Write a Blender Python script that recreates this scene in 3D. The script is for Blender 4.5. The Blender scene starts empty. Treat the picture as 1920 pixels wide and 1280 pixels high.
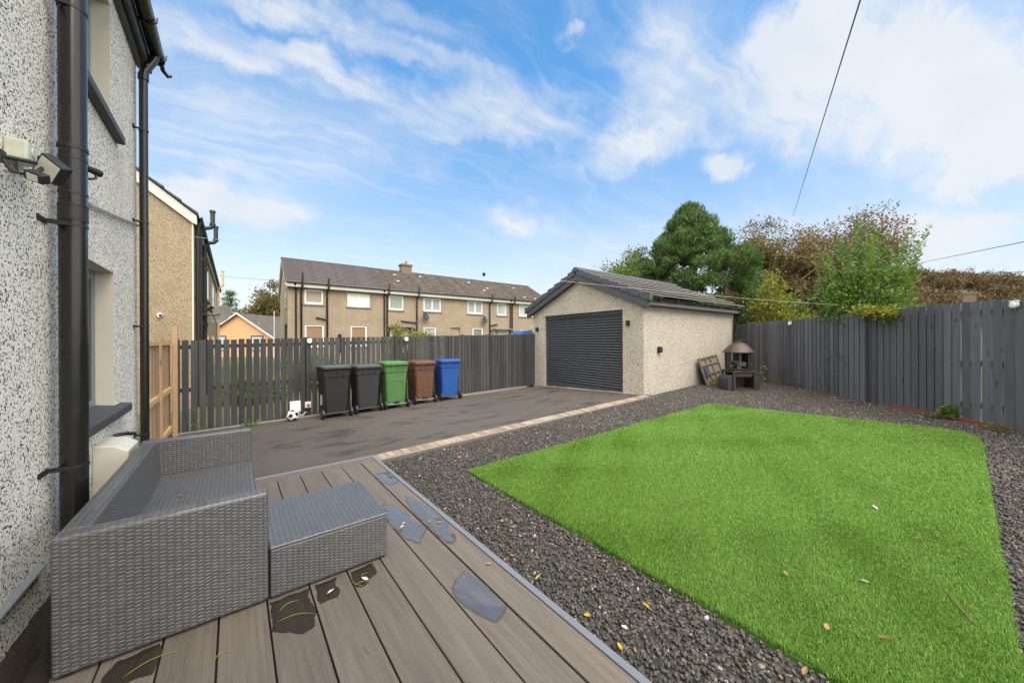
import bpy, bmesh, math, random
import numpy as np
from mathutils import Vector, Matrix
R = math.radians
random.seed(7); rng = np.random.default_rng(11)
scene = bpy.context.scene
COL = scene.collection

# ------------------------------------------------------------------ camera
# world axes: X points out from the house wall, Y runs along it, deck top is z = 0
CAM = Vector((0, 0, 1.45))
AZ = R(51.8); PIT = R(-0.075); ROL = R(0.17)
right0 = Vector((math.sin(AZ), -math.cos(AZ), 0)); fwd0 = Vector((math.cos(AZ), math.sin(AZ), 0)); up0 = Vector((0, 0, 1))
fwd = fwd0*math.cos(PIT) + up0*math.sin(PIT); up = -fwd0*math.sin(PIT) + up0*math.cos(PIT)
cr = right0*math.cos(ROL) - up*math.sin(ROL); cu = right0*math.sin(ROL) + up*math.cos(ROL)
cd = bpy.data.cameras.new('camera'); cam = bpy.data.objects.new('camera', cd); COL.objects.link(cam)
cd.sensor_width = 36; cd.lens = 661/1920*36; cd.clip_start = 0.05; cd.clip_end = 3000
cam.matrix_world = Matrix(((cr.x, cu.x, -fwd.x, CAM.x), (cr.y, cu.y, -fwd.y, CAM.y), (cr.z, cu.z, -fwd.z, CAM.z), (0, 0, 0, 1)))
scene.camera = cam

# ------------------------------------------------------------------ exposure
scene.view_settings.view_transform = 'Standard'; scene.view_settings.look = 'None'
scene.view_settings.exposure = 2.05; scene.view_settings.gamma = 1.0

# ------------------------------------------------------------------ node helper
class NT:
    def __init__(s, tree): s.t = tree
    def n(s, typ, ins=None, **props):
        nd = s.t.nodes.new(typ)
        for k, v in props.items(): setattr(nd, k, v)
        if ins:
            for k, v in ins.items():
                sock = nd.inputs[k]
                if isinstance(v, bpy.types.NodeSocket): s.t.links.new(v, sock)
                else: sock.default_value = v
        return nd
    def m(s, op, a, b=0.0, c=None, clamp=False):
        nd = s.t.nodes.new('ShaderNodeMath'); nd.operation = op; nd.use_clamp = clamp
        for i, v in enumerate((a, b, c)):
            if v is None: continue
            if isinstance(v, bpy.types.NodeSocket): s.t.links.new(v, nd.inputs[i])
            else: nd.inputs[i].default_value = v
        return nd.outputs[0]
    def vm(s, op, a, b=None):
        nd = s.t.nodes.new('ShaderNodeVectorMath'); nd.operation = op
        for i, v in enumerate((a, b)):
            if v is None: continue
            if isinstance(v, bpy.types.NodeSocket): s.t.links.new(v, nd.inputs[i])
            else: nd.inputs[i].default_value = v
        return nd
    def mix(s, f, a, b, blend='MIX'):
        nd = s.t.nodes.new('ShaderNodeMix'); nd.data_type = 'RGBA'; nd.blend_type = blend
        for k, v in (('Factor', f), ('A', a), ('B', b)):
            sock = [q for q in nd.inputs if q.name == k and (q.type == ('VALUE' if k == 'Factor' else 'RGBA'))][0]
            if isinstance(v, bpy.types.NodeSocket): s.t.links.new(v, sock)
            else: sock.default_value = (v if k == 'Factor' else (tuple(v) + (1,))[:4])
        return [q for q in nd.outputs if q.type == 'RGBA'][0]
    def ramp(s, f, stops, interp='LINEAR'):
        nd = s.t.nodes.new('ShaderNodeValToRGB'); cr_ = nd.color_ramp; cr_.interpolation = interp
        while len(cr_.elements) < len(stops): cr_.elements.new(0.5)
        for e, (p, c) in zip(cr_.elements, stops):
            e.position = p; e.color = (tuple(c) + (1,))[:4] if not isinstance(c, (int, float)) else (c, c, c, 1)
        s.t.links.new(f, nd.inputs[0]); return nd.outputs[0]
    def noise(s, vec, scale, detail=3, rough=.55, dist=0.0):
        nd = s.n('ShaderNodeTexNoise', {'Scale': scale, 'Detail': detail, 'Roughness': rough, 'Distortion': dist})
        if vec is not None: s.t.links.new(vec, nd.inputs['Vector'])
        return nd.outputs[0]
    def scaled(s, vec, sc):
        return s.n('ShaderNodeMapping', {'Vector': vec, 'Scale': sc}).outputs[0]

# ------------------------------------------------------------------ world: sky with clouds (by direction only)
SUN_EL = R(56); SUN_AZ_VEC = Vector((-0.12, -0.99, 0)).normalized()   # horizontal direction towards the sun
SKY_STRENGTH = 0.05
CLOUDS = [
  ((0.002, 0.836, 0.549), (4.327, -0.396, 0.588), (6.302, 21.121, -32.145), 0.48) ,
  ((0.149, 0.81, 0.567), (8.374, -2.367, 1.179), (10.186, 20.281, -31.629), 0.38) ,
  ((0.227, 0.747, 0.624), (3.556, -1.119, 0.048), (10.962, 32.949, -43.421), 0.42) ,
  ((0.097, 0.771, 0.629), (3.513, -1.124, 0.836), (17.997, 28.353, -37.521), 0.28) ,
  ((0.466, 0.691, 0.552), (4.726, -3.002, -0.232), (5.874, 10.662, -18.309), 0.6) ,
  ((0.505, 0.702, 0.502), (5.163, -3.667, -0.06), (17.794, 25.93, -54.182), 0.35) ,
  ((0.015, 0.957, 0.291), (8.613, -0.467, 1.105), (3.264, 6.808, -22.574), 1.0) ,
  ((0.586, 0.743, 0.325), (15.67, -11.012, -3.073), (1.874, 9.968, -26.166), 0.8) ,
  ((0.635, 0.712, 0.301), (8.748, -7.698, -0.237), (6.657, 8.625, -34.447), 0.3) ,
  ((0.882, 0.148, 0.447), (1.52, -3.572, -1.814), (3.926, 6.729, -9.965), 0.95) ,
  ((0.722, 0.384, 0.575), (7.78, -8.518, -4.077), (2.199, 4.897, -6.034), 0.62) ,
  ((0.863, 0.065, 0.501), (1.992, -4.906, -2.792), (6.265, 9.375, -12.008), 1.15) ,
  ((0.754, 0.467, 0.462), (5.236, -7.48, -0.984), (8.473, 8.939, -22.885), 0.85) ,
  ((0.937, -0.031, 0.349), (1.754, -7.641, -5.392), (6.521, 13.016, -16.324), 0.9) ,
  ((0.806, 0.186, 0.563), (-0.201, -17.636, 6.127), (12.254, -5.593, -15.697), 0.8) ,
  ((0.98, 0.023, 0.197), (0.777, -15.407, -2.05), (5.777, 4.179, -29.218), 1.1) ,
  ((0.959, -0.027, 0.282), (-0.567, -17.391, 0.265), (10.97, -0.928, -37.358), 1.1) ,
  ((0.858, 0.329, 0.394), (14.919, -30.167, -7.339), (13.44, 17.289, -43.742), 1.0) ,
  ((0.561, 0.516, 0.647), (32.143, -30.409, -3.588), (32.945, 42.164, -62.215), 0.5) ,
  ((-0.031, 0.907, 0.42), (2.933, -0.202, 0.657), (1.782, 3.281, -6.95), 0.3) ,
  ((-0.089, 0.952, 0.294), (19.633, 0.25, 5.162), (8.164, 10.526, -31.561), 0.6) ,
  ((0.923, 0.324, 0.209), (0.887, -2.311, -0.331), (2.049, 2.667, -13.149), 0.35) ,
  ((0.233, 0.847, 0.477), (2.335, -0.885, 0.433), (4.753, 6.103, -13.149), 0.2) ,
]
world = bpy.data.worlds.new('World'); scene.world = world; world.use_nodes = True
wt = world.node_tree; wt.nodes.clear(); w = NT(wt)
sky = w.n('ShaderNodeTexSky', sky_type='NISHITA', sun_disc=False, sun_elevation=SUN_EL,
          sun_rotation=math.atan2(SUN_AZ_VEC.x, SUN_AZ_VEC.y), altitude=50, air_density=1.0, dust_density=0.6, ozone_density=2.0)
d = w.n('ShaderNodeTexCoord').outputs['Generated']
sep = w.n('ShaderNodeSeparateXYZ', {0: d}); dz = w.m('MAXIMUM', sep.outputs[2], 0.0)
den = w.m('ADD', dz, 0.16)
pl = w.n('ShaderNodeCombineXYZ', {0: w.m('DIVIDE', sep.outputs[0], den), 1: w.m('DIVIDE', sep.outputs[1], den), 2: 0.0}).outputs[0]
warp = w.n('ShaderNodeTexNoise', {'Vector': pl, 'Scale': 1.6, 'Detail': 4.0, 'Roughness': .6}).outputs[1]
wp = w.vm('SCALE', w.vm('SUBTRACT', warp, (.5, .5, .5)).outputs[0]); wp.inputs['Scale'].default_value = 0.5
pw = w.vm('ADD', pl, wp.outputs[0]).outputs[0]
# wispy streaks (stretched) and puffy detail
str_ = w.n('ShaderNodeMapping', {'Vector': pw, 'Rotation': (0, 0, R(-38)), 'Scale': (0.75, 4.6, 1)}).outputs[0]
n_str = w.noise(str_, 1.9, 9, .62); n_puf = w.noise(d, 9.0, 9, .6, .2)
dw = w.n('ShaderNodeTexNoise', {'Vector': d, 'Scale': 7.0, 'Detail': 7.0, 'Roughness': .62}).outputs[1]
dws = w.vm('SCALE', w.vm('SUBTRACT', dw, (.5, .5, .5)).outputs[0]); dws.inputs['Scale'].default_value = 0.17
dd = w.vm('ADD', d, dws.outputs[0]).outputs[0]
tot = None
for c, e1, e2, wt_ in CLOUDS:
    dc = w.vm('DOT_PRODUCT', dd, c).outputs['Value']; dcs = w.m('MAXIMUM', dc, 0.05)
    u = w.m('DIVIDE', w.vm('DOT_PRODUCT', dd, e1).outputs['Value'], dcs)
    v = w.m('DIVIDE', w.vm('DOT_PRODUCT', dd, e2).outputs['Value'], dcs)
    r2 = w.m('ADD', w.m('MULTIPLY', u, u), w.m('MULTIPLY', v, v))
    gss = w.m('MULTIPLY', w.m('EXPONENT', w.m('MULTIPLY', w.m('MULTIPLY', r2, r2), -0.45)), wt_)
    gss = w.m('MULTIPLY', gss, w.m('GREATER_THAN', dc, 0.05))
    tot = gss if tot is None else w.m('ADD', tot, gss)
# cloud cover away from the view as well, so the light and reflections stay plausible
wide = w.m('MULTIPLY', w.m('SUBTRACT', w.noise(pl, .55, 3), .42), 2.2)
cam_side = w.m('MULTIPLY', w.m('ADD', w.vm('DOT_PRODUCT', d, tuple(fwd0)).outputs['Value'], -0.25), -4.0, clamp=True)
tot = w.m('ADD', tot, w.m('MULTIPLY', w.m('MAXIMUM', wide, 0), cam_side))
det = w.m('ADD', w.m('MULTIPLY', n_str, 1.15), w.m('MULTIPLY', n_puf, 0.75))       # about 0.95 on average
tot = w.m('ADD', tot, w.m('MULTIPLY', w.m('MAXIMUM', w.m('SUBTRACT', n_str, .45), 0.0), 1.0))
cov = w.m('MULTIPLY', tot, w.m('ADD', w.m('MULTIPLY', w.m('SUBTRACT', det, 0.95), 1.25), 0.84))
cov = w.m('SMOOTH_MIN', w.m('MAXIMUM', cov, 0), 1.0, .35, clamp=True)
hz = w.m('POWER', w.m('SUBTRACT', 1.0, w.m('MINIMUM', w.m('MULTIPLY', dz, 1.75), 1.0)), 1.7)   # bright band low down
cov2 = w.m('SUBTRACT', 1.0, w.m('MULTIPLY', w.m('SUBTRACT', 1.0, w.m('MULTIPLY', cov, .88)), w.m('SUBTRACT', 1.0, w.m('MULTIPLY', hz, .92))))
hs = w.n('ShaderNodeHueSaturation', {'Hue': .494, 'Saturation': 1.12, 'Value': 1.0, 'Color': sky.outputs[0]}).outputs[0]
tint = w.mix(w.m('MULTIPLY', dz, 1.7, clamp=True), (1.26, 0.97, 0.87), (0.98, 1.37, 1.47))
base = w.mix(1.0, hs, tint, 'MULTIPLY')
shade = w.ramp(w.noise(dd, 5.0, 5), [(.3, (3.85, 4.1, 4.4)), (.62, (4.4, 4.48, 4.55))])
# ramp colours clamp in the UI only; scale to sky units
back = w.m('MULTIPLY', w.m('ADD', w.vm('DOT_PRODUCT', d, tuple(fwd0)).outputs['Value'], -0.46), -3.2, clamp=True)
fill_veil = w.mix(w.m('MULTIPLY', w.m('SUBTRACT', n_puf, .35), 2.5, clamp=True), (10.4, 10.1, 9.5), (15.0, 14.5, 13.4))   # bright unseen cloud added behind the viewer as fill light
cl = w.mix(w.m('MULTIPLY', back, .9), w.mix(cov2, base, shade), fill_veil)
bg = w.n('ShaderNodeBackground', {'Color': cl, 'Strength': SKY_STRENGTH})
wo = w.n('ShaderNodeOutputWorld', {'Surface': bg.outputs[0]})

# ------------------------------------------------------------------ sun (bright thin overcast)
sl = bpy.data.lights.new('sun', 'SUN'); sl.energy = 1.25; sl.angle = R(60); sl.color = (1, .94, .86)
sun = bpy.data.objects.new('sun', sl); COL.objects.link(sun)
sdir = SUN_AZ_VEC*math.cos(SUN_EL) + Vector((0, 0, math.sin(SUN_EL)))
sun.rotation_euler = sdir.to_track_quat('Z', 'Y').to_euler(); sun.location = (-5, -20, 20)

# ------------------------------------------------------------------ ground height
def g(X, Y):
    X = np.asarray(X, float); Y = np.asarray(Y, float)
    s = .0126 + .0036*(np.clip(X, -3, 14) - .5)
    return -0.12 + .03*(np.clip(X, -3, 16) - 1.4) - np.clip(Y - 4.8, 0, 4.8)*s
def gf(X, Y): return float(g(X, Y))

# ------------------------------------------------------------------ object helpers
def link(o, parent=None):
    COL.objects.link(o)
    if parent is not None: o.parent = parent
    return o
def tag(o, label=None, cat=None, group=None, kind=None):
    if label: o['label'] = label
    if cat: o['category'] = cat
    if group: o['group'] = group
    if kind: o['kind'] = kind
    return o
def root(name, loc, label, cat, group=None, rz=0.0):
    o = bpy.data.objects.new(name, None); o.empty_display_size = .2; COL.objects.link(o)
    o.location = loc; o.rotation_euler = (0, 0, rz)
    return tag(o, label, cat, group)
def copy_tree(o, parent=None):
    c = o.copy(); COL.objects.link(c)
    if parent is not None: c.parent = parent
    for ch in list(o.children): copy_tree(ch, c)
    return c

class MB:
    """collects shapes, then links them as ONE mesh object"""
    def __init__(s): s.v = []; s.f = []; s.mi = []; s.marks = []
    def piece(s): s.marks.append((len(s.v), len(s.f))); return s
    def add(s, verts, faces, mi=0):
        k = len(s.v); s.v += [tuple(p) for p in verts]
        for f in faces: s.f.append([i + k for i in f]); s.mi.append(mi)
        return s
    def box(s, x0, x1, y0, y1, z0, z1, M=None, mi=0):
        vs = [Vector((x, y, z)) for z in (z0, z1) for y in (y0, y1) for x in (x0, x1)]
        if M is not None: vs = [M @ p for p in vs]
        return s.add(vs, [(0, 2, 3, 1), (4, 5, 7, 6), (0, 1, 5, 4), (2, 6, 7, 3), (0, 4, 6, 2), (1, 3, 7, 5)], mi)
    def cbox(s, c, sx, sy, sz, rot=None, mi=0):
        M = Matrix.Translation(Vector(c))
        if rot is not None: M = M @ rot
        return s.box(-sx/2, sx/2, -sy/2, sy/2, -sz/2, sz/2, M, mi)
    def quad(s, a, b, c, d_, mi=0): return s.add([a, b, c, d_], [(0, 1, 2, 3)], mi)
    def prism(s, poly, fn, t0, t1, mi=0):
        """poly: list of 2-D points; fn(u, v, t) -> point; extruded from t0 to t1"""
        n = len(poly); vs = [fn(u, v, t0) for u, v in poly] + [fn(u, v, t1) for u, v in poly]
        fs = [tuple(range(n))[::-1], tuple(range(n, 2*n))] + [(i, (i+1) % n, n + (i+1) % n, n + i) for i in range(n)]
        return s.add(vs, fs, mi)
    def tube(s, pts, r, n=10, caps=True, mi=0):
        pts = [Vector(p) for p in pts]; rs = r if isinstance(r, (list, tuple)) else [r]*len(pts)
        k = len(s.v); prev = None
        for i, p in enumerate(pts):
            t = ((pts[min(i+1, len(pts)-1)] - pts[i]).normalized() + (pts[i] - pts[max(i-1, 0)]).normalized())
            if t.length < 1e-6: t = Vector((0, 0, 1))
            t.normalize()
            a = prev if prev is not None else (Vector((1, 0, 0)) if abs(t.x) < .8 else Vector((0, 1, 0)))
            a = (a - t*a.dot(t)).normalized(); prev = a; b = t.cross(a)
            for j in range(n):
                an = 2*math.pi*j/n; s.v.append(tuple(p + (a*math.cos(an) + b*math.sin(an))*rs[i]))
        for i in range(len(pts)-1):
            for j in range(n):
                s.f.append([k+i*n+j, k+i*n+(j+1) % n, k+(i+1)*n+(j+1) % n, k+(i+1)*n+j]); s.mi.append(mi)
        if caps:
            s.f.append([k+j for j in range(n)][::-1]); s.mi.append(mi)
            s.f.append([k+(len(pts)-1)*n+j for j in range(n)]); s.mi.append(mi)
        return s
    def lathe(s, prof, c=(0, 0, 0), n=20, M=None, mi=0):
        k = len(s.v); c = Vector(c)
        for r, z in prof:
            for j in range(n):
                an = 2*math.pi*j/n; p = Vector((r*math.cos(an), r*math.sin(an), z))
                if M is not None: p = M @ p
                s.v.append(tuple(p + c))
        for i in range(len(prof)-1):
            for j in range(n):
                s.f.append([k+i*n+j, k+i*n+(j+1) % n, k+(i+1)*n+(j+1) % n, k+(i+1)*n+j]); s.mi.append(mi)
        return s
    def build(s, name, mat, parent=None, bevel=0.0, smooth=False, seg=2, loc=None, angle=35):
        if s.marks:            # several separate pieces: one object each
            ms = sorted(set([(0, 0)] + s.marks + [(len(s.v), len(s.f))])); first = None
            for (v0, f0), (v1, f1) in zip(ms[:-1], ms[1:]):
                if f1 == f0: continue
                q = MB(); q.v = s.v[v0:v1]; q.f = [[i - v0 for i in f] for f in s.f[f0:f1]]; q.mi = s.mi[f0:f1]
                o = q.build(name, mat, parent, bevel, smooth, seg, loc, angle); first = first or o
            return first
        me = bpy.data.meshes.new(name); me.from_pydata(s.v, [], s.f); me.update()
        mats = mat if isinstance(mat, (list, tuple)) else [mat]
        for m_ in mats: me.materials.append(m_)
        if len(mats) > 1: me.polygons.foreach_set('material_index', s.mi)
        boxuv(me)
        if smooth:
            me.polygons.foreach_set('use_smooth', [True]*len(me.polygons)); me.set_sharp_from_angle(angle=R(angle))
        o = bpy.data.objects.new(name, me); link(o, parent)
        if loc is not None: o.location = loc
        if bevel:
            b = o.modifiers.new('bevel', 'BEVEL'); b.width = bevel; b.segments = seg; b.limit_method = 'ANGLE'; b.angle_limit = R(40)
        return o

def boxuv(me):
    uv = me.uv_layers.new(name='UVMap'); co = [v.co for v in me.vertices]; dat = np.zeros((len(me.loops), 2))
    for p in me.polygons:
        n = p.normal; ax, ay, az = abs(n.x), abs(n.y), abs(n.z)
        for li in p.loop_indices:
            c = co[me.loops[li].vertex_index]
            dat[li] = (c.y, c.z) if ax >= ay and ax >= az else ((c.x, c.z) if ay >= az else (c.x, c.y))
    uv.data.foreach_set('uv', dat.ravel())

def fast_mesh(name, V, F, mat, parent=None, smooth=False, loc=None):
    V = np.ascontiguousarray(V, dtype=np.float32); F = np.ascontiguousarray(F, dtype=np.int32)
    M, k = F.shape; me = bpy.data.meshes.new(name)
    me.vertices.add(len(V)); me.vertices.foreach_set('co', V.ravel())
    me.loops.add(M*k); me.loops.foreach_set('vertex_index', F.ravel())
    me.polygons.add(M); me.polygons.foreach_set('loop_start', np.arange(0, M*k, k, dtype=np.int32))
    if smooth: me.polygons.foreach_set('use_smooth', np.ones(M, dtype=bool))
    me.update(calc_edges=True); me.validate()
    me.materials.append(mat)
    o = bpy.data.objects.new(name, me); link(o, parent)
    if loc is not None: o.location = loc
    return o
def unit(a): return a/np.maximum(np.linalg.norm(a, axis=-1, keepdims=True), 1e-9)
def leaf_arrays(P, D, L, Wd, bend=0.0):
    """rhombus leaves: centres P, long axis D, length L, width Wd"""
    n = len(P); D = unit(D); A = unit(np.cross(D, rng.normal(size=(n, 3))))
    L = np.broadcast_to(L, (n,))[:, None]; Wd = np.broadcast_to(Wd, (n,))[:, None]
    N = np.cross(D, A)
    V = np.stack([P - D*L/2, P + A*Wd/2 + N*L*bend, P + D*L/2, P - A*Wd/2 + N*L*bend], 1).reshape(-1, 3)
    return V, np.arange(4*n).reshape(n, 4)
def branch_arrays(P0, P1, r0, r1, n=5):
    d_ = unit(P1 - P0); ref = np.where(np.abs(d_[:, 2:3]) > .9, np.array([[1., 0, 0]]), np.array([[0, 0, 1.]]))
    a = unit(np.cross(d_, ref)); b = np.cross(d_, a); m = len(P0); rings = []
    for P, r in ((P0, r0), (P1, r1)):
        for j in range(n):
            t = 2*math.pi*j/n; rings.append(P + (a*math.cos(t) + b*math.sin(t))*r[:, None])
    V = np.stack(rings, 1).reshape(-1, 3); base = np.arange(m)[:, None]*2*n; F = []
    for j in range(n): F.append(np.stack([base[:, 0]+j, base[:, 0]+(j+1) % n, base[:, 0]+n+(j+1) % n, base[:, 0]+n+j], 1))
    return V, np.concatenate(F, 0)
# ------------------------------------------------------------------ materials
def newmat(name):
    m = bpy.data.materials.new(name); m.use_nodes = True; t = m.node_tree; t.nodes.clear(); return m, NT(t)
def finish(q, col, rough=.6, bump=None, bs=.3, bd=.01, metal=0.0, spec=.5, coat=0.0, trans=0.0, ior=1.5):
    ins = {'Base Color': col if isinstance(col, bpy.types.NodeSocket) else (tuple(col)+(1,))[:4], 'Roughness': rough, 'Metallic': metal, 'Specular IOR Level': spec, 'Coat Weight': coat, 'IOR': ior}
    p = q.n('ShaderNodeBsdfPrincipled', ins)
    if bump is not None:
        b = q.n('ShaderNodeBump', {'Height': bump, 'Strength': bs, 'Distance': bd}); q.t.links.new(b.outputs[0], p.inputs['Normal'])
    out = q.n('ShaderNodeOutputMaterial')
    if trans:
        tr = q.n('ShaderNodeBsdfTranslucent'); q.t.links.new(col, tr.inputs[0]) if isinstance(col, bpy.types.NodeSocket) else None
        mx = q.n('ShaderNodeMixShader', {0: trans, 1: p.outputs[0], 2: tr.outputs[0]}); q.t.links.new(mx.outputs[0], out.inputs[0])
    else: q.t.links.new(p.outputs[0], out.inputs[0])
    return p
def obj_co(q): return q.n('ShaderNodeTexCoord').outputs['Object']
def geo_rand(q): return q.n('ShaderNodeNewGeometry').outputs['Random Per Island']
def mul(q, col, f): return q.mix(1.0, col, f, 'MULTIPLY')
def grey(q, v): return q.n('ShaderNodeCombineColor', {0: v, 1: v, 2: v}).outputs[0]

def plain(name, col, rough=.55, metal=0.0, var=.25, scale=9, bump=.12, spec=.5, coat=0.0):
    m, q = newmat(name); co = obj_co(q)
    n1 = q.noise(co, scale, 5, .6); f = q.m('ADD', q.m('MULTIPLY', n1, 2*var), 1-var)
    rr = q.m('ADD', q.m('MULTIPLY', q.noise(co, scale*2.3, 3), .25), rough-.12)
    finish(q, mul(q, tuple(col), grey(q, f)), rr, q.noise(co, scale*9, 3), bump, .004, metal, spec, coat)
    return m
def roughcast(name, stops, scale, bump=.7, stain=(.82, 1.08), bd=.006, gap=(.4, .38, .34)):
    m, q = newmat(name); co = obj_co(q)
    wv = q.n('ShaderNodeTexNoise', {'Vector': co, 'Scale': scale*.5, 'Detail': 1.0}).outputs[1]
    ws = q.vm('SCALE', q.vm('SUBTRACT', wv, (.5, .5, .5)).outputs[0]); ws.inputs['Scale'].default_value = 1.1/scale
    c2 = q.vm('ADD', co, ws.outputs[0]).outputs[0]
    vo = q.n('ShaderNodeTexVoronoi', {'Vector': c2, 'Scale': scale, 'Randomness': 1.0})
    sp = q.n('ShaderNodeSeparateColor', {0: vo.outputs['Color']})
    col = q.ramp(sp.outputs[0], stops, 'CONSTANT')
    br = q.m('ADD', q.m('MULTIPLY', sp.outputs[1], .2), .9)
    st = q.m('ADD', q.m('MULTIPLY', q.noise(co, 1.3, 5, .6), stain[1]-stain[0]), stain[0])
    col = mul(q, col, grey(q, q.m('MULTIPLY', br, st)))
    edge = q.m('SUBTRACT', 1.0, q.m('MULTIPLY', vo.outputs['Distance'], .9))
    h = q.m('ADD', edge, q.m('MULTIPLY', sp.outputs[2], .7))
    finish(q, col, .85, h, bump, bd, spec=.25)
    return m
def wood(name, col, axis='Z', tint=.35, streak=.45, rough=.7, knots=True, col2=None, grain=1.0, bump=.35, lines=False):
    m, q = newmat(name); co = obj_co(q); rnd = geo_rand(q)
    off = q.n('ShaderNodeCombineXYZ', {0: q.m('MULTIPLY', rnd, 37.0), 1: q.m('MULTIPLY', rnd, 91.0), 2: q.m('MULTIPLY', rnd, 53.0)}).outputs[0]
    c2 = q.vm('ADD', co, off).outputs[0]
    sc = {'Z': (55*grain, 55*grain, 2.2), 'Y': (70*grain, 2.0, 40), 'X': (2.0, 70*grain, 40)}[axis]
    g1 = q.noise(q.scaled(c2, sc), 1.0, 6, .62, .6)
    sc2 = {'Z': (9, 9, .8), 'Y': (9, .7, 9), 'X': (.7, 9, 9)}[axis]
    g2 = q.noise(q.scaled(c2, sc2), 1.0, 4, .6)
    f = q.m('ADD', q.m('MULTIPLY', q.m('SUBTRACT', g1, .5), 2*streak), q.m('ADD', q.m('MULTIPLY', q.m('SUBTRACT', g2, .5), streak*1.6), q.m('ADD', q.m('MULTIPLY', rnd, 2*tint), 1-tint)))
    f = q.m('MAXIMUM', f, .12)
    if knots:
        sc3 = {'Z': (7, 7, 2.2), 'Y': (7, 2.2, 7), 'X': (2.2, 7, 7)}[axis]
        kn = q.n('ShaderNodeTexVoronoi', {'Vector': q.scaled(c2, sc3), 'Scale': 1.0}).outputs['Distance']
        f = q.m('MULTIPLY', f, q.ramp(kn, [(.03, .35), (.13, 1.0)]))
    base = tuple(col)
    if col2 is not None: base = q.mix(q.m('MULTIPLY', q.noise(c2, 2.2, 4), 1.4, clamp=True), tuple(col), tuple(col2))
    if lines:
        g3 = q.noise(q.scaled(c2, (190, 1.3, 60) if axis == 'Y' else (1.3, 190, 60)), 1.0, 4, .7)
        f = q.m('MULTIPLY', f, q.ramp(g3, [(.30, .62), (.46, 1.0)])); g1 = q.m('ADD', g1, g3)
    finish(q, mul(q, base, grey(q, f)), rough, g1, bump, .004, spec=.35)
    return m
def leafmat(name, stops, trans=.3, rough=.55):
    m, q = newmat(name); col = q.ramp(geo_rand(q), stops)
    nz = q.m('ADD', q.m('MULTIPLY', q.noise(obj_co(q), 1.1, 3), .8), .6)
    finish(q, mul(q, col, grey(q, nz)), rough, trans=trans, spec=.3)
    return m
def tilemat(name, col, w_, h_, moss=None, var=.3, bump=.6, rough=.75):
    m, q = newmat(name); uv = q.n('ShaderNodeTexCoord').outputs['UV']
    bk = q.n('ShaderNodeTexBrick', {'Vector': uv, 'Color1': (1-var, 1-var, 1-var, 1), 'Color2': (1+var*.4,)*3+(1,), 'Mortar': (.35, .35, .35, 1), 'Scale': 1.0, 'Mortar Size': .006, 'Brick Width': w_, 'Row Height': h_, 'Bias': 0.0})
    base = tuple(col); co = obj_co(q)
    if moss is not None: base = q.mix(q.ramp(q.noise(co, 2.6, 7, .7), [(.5, 0.0), (.68, .75)]), tuple(col), tuple(moss))
    finish(q, mul(q, mul(q, base, bk.outputs[0]), grey(q, q.m('ADD', q.m('MULTIPLY', q.noise(co, 6, 5), .7), .65))), rough, bk.outputs[1], -bump*.3, .01, spec=.4)
    return m
def weave():
    m, q = newmat('grey rattan weave'); uv = q.n('ShaderNodeTexCoord').outputs['UV']; sp = q.n('ShaderNodeSeparateXYZ', {0: uv})
    u = q.m('DIVIDE', sp.outputs[0], .0275); v = q.m('DIVIDE', sp.outputs[1], .0088)
    row = q.m('FLOOR', v); c_ = q.m('FLOOR', u)
    par = q.m('ABSOLUTE', q.m('MODULO', q.m('ADD', row, c_), 2.0))
    fu = q.m('SUBTRACT', q.m('FRACT', u), .5); fv = q.m('SUBTRACT', q.m('FRACT', v), .5)
    cv = q.m('POWER', q.m('COSINE', q.m('MULTIPLY', fv, math.pi)), .6); cu_ = q.m('POWER', q.m('COSINE', q.m('MULTIPLY', fu, math.pi)), .7)
    over = q.m('MULTIPLY', cv, q.m('ADD', q.m('MULTIPLY', cu_, .75), .25))
    under = q.m('MULTIPLY', cv, .3)
    h = q.m('ADD', q.m('MULTIPLY', over, par), q.m('MULTIPLY', under, q.m('SUBTRACT', 1.0, par)))
    wn = q.n('ShaderNodeTexWhiteNoise', {'Vector': q.n('ShaderNodeCombineXYZ', {0: c_, 1: row}).outputs[0]}).outputs[0]
    col = q.ramp(h, [(.0, (.010, .010, .011)), (.3, (.072, .072, .074)), (.75, (.122, .122, .124)), (1.0, (.170, .170, .174))])
    big = q.m('ADD', q.m('MULTIPLY', q.noise(obj_co(q), 3.0, 4), .4), .8)
    col = mul(q, col, grey(q, q.m('MULTIPLY', big, q.m('ADD', q.m('MULTIPLY', wn, .35), .8))))
    finish(q, col, .40, h, .6, .003, spec=.7, coat=.3)
    return m
MAT = {}
MAT['house_cast'] = roughcast('white roughcast with dark chips', [(0, (.018, .017, .016)), (.10, (.09, .083, .07)), (.145, (.36, .33, .27)), (.18, (.82, .77, .67)), (.45, (.90, .86, .765)), (.75, (.94, .91, .83))], 122, .6, (.78, 1.08))
MAT['garage_cast'] = roughcast('buff roughcast', [(0, (.12, .11, .10)), (.06, (.24, .21, .175)), (.18, (.40, .355, .285)), (.45, (.52, .465, .385)), (.75, (.60, .555, .475))], 85, .7, (.8, 1.1))
MAT['neigh_cast'] = roughcast('tan pebbledash', [(0, (.14, .095, .06)), (.12, (.26, .195, .125)), (.4, (.35, .275, .18)), (.75, (.43, .35, .24))], 95, .6, (.75, 1.15), .008)
MAT['terr_cast'] = roughcast('weathered grey brown render', [(0, (.27, .21, .15)), (.4, (.30, .24, .175)), (.8, (.34, .27, .20))], 30, .3, (.7, 1.25))
MAT['peach'] = plain('peach render', (.60, .33, .17), .8, var=.12, scale=3)
MAT['cream'] = plain('cream smooth render', (.58, .54, .46), .75, var=.12, scale=5)
MAT['stone_white'] = plain('cream meter box plastic', (.62, .58, .49), .5, var=.12, scale=4)
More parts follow.
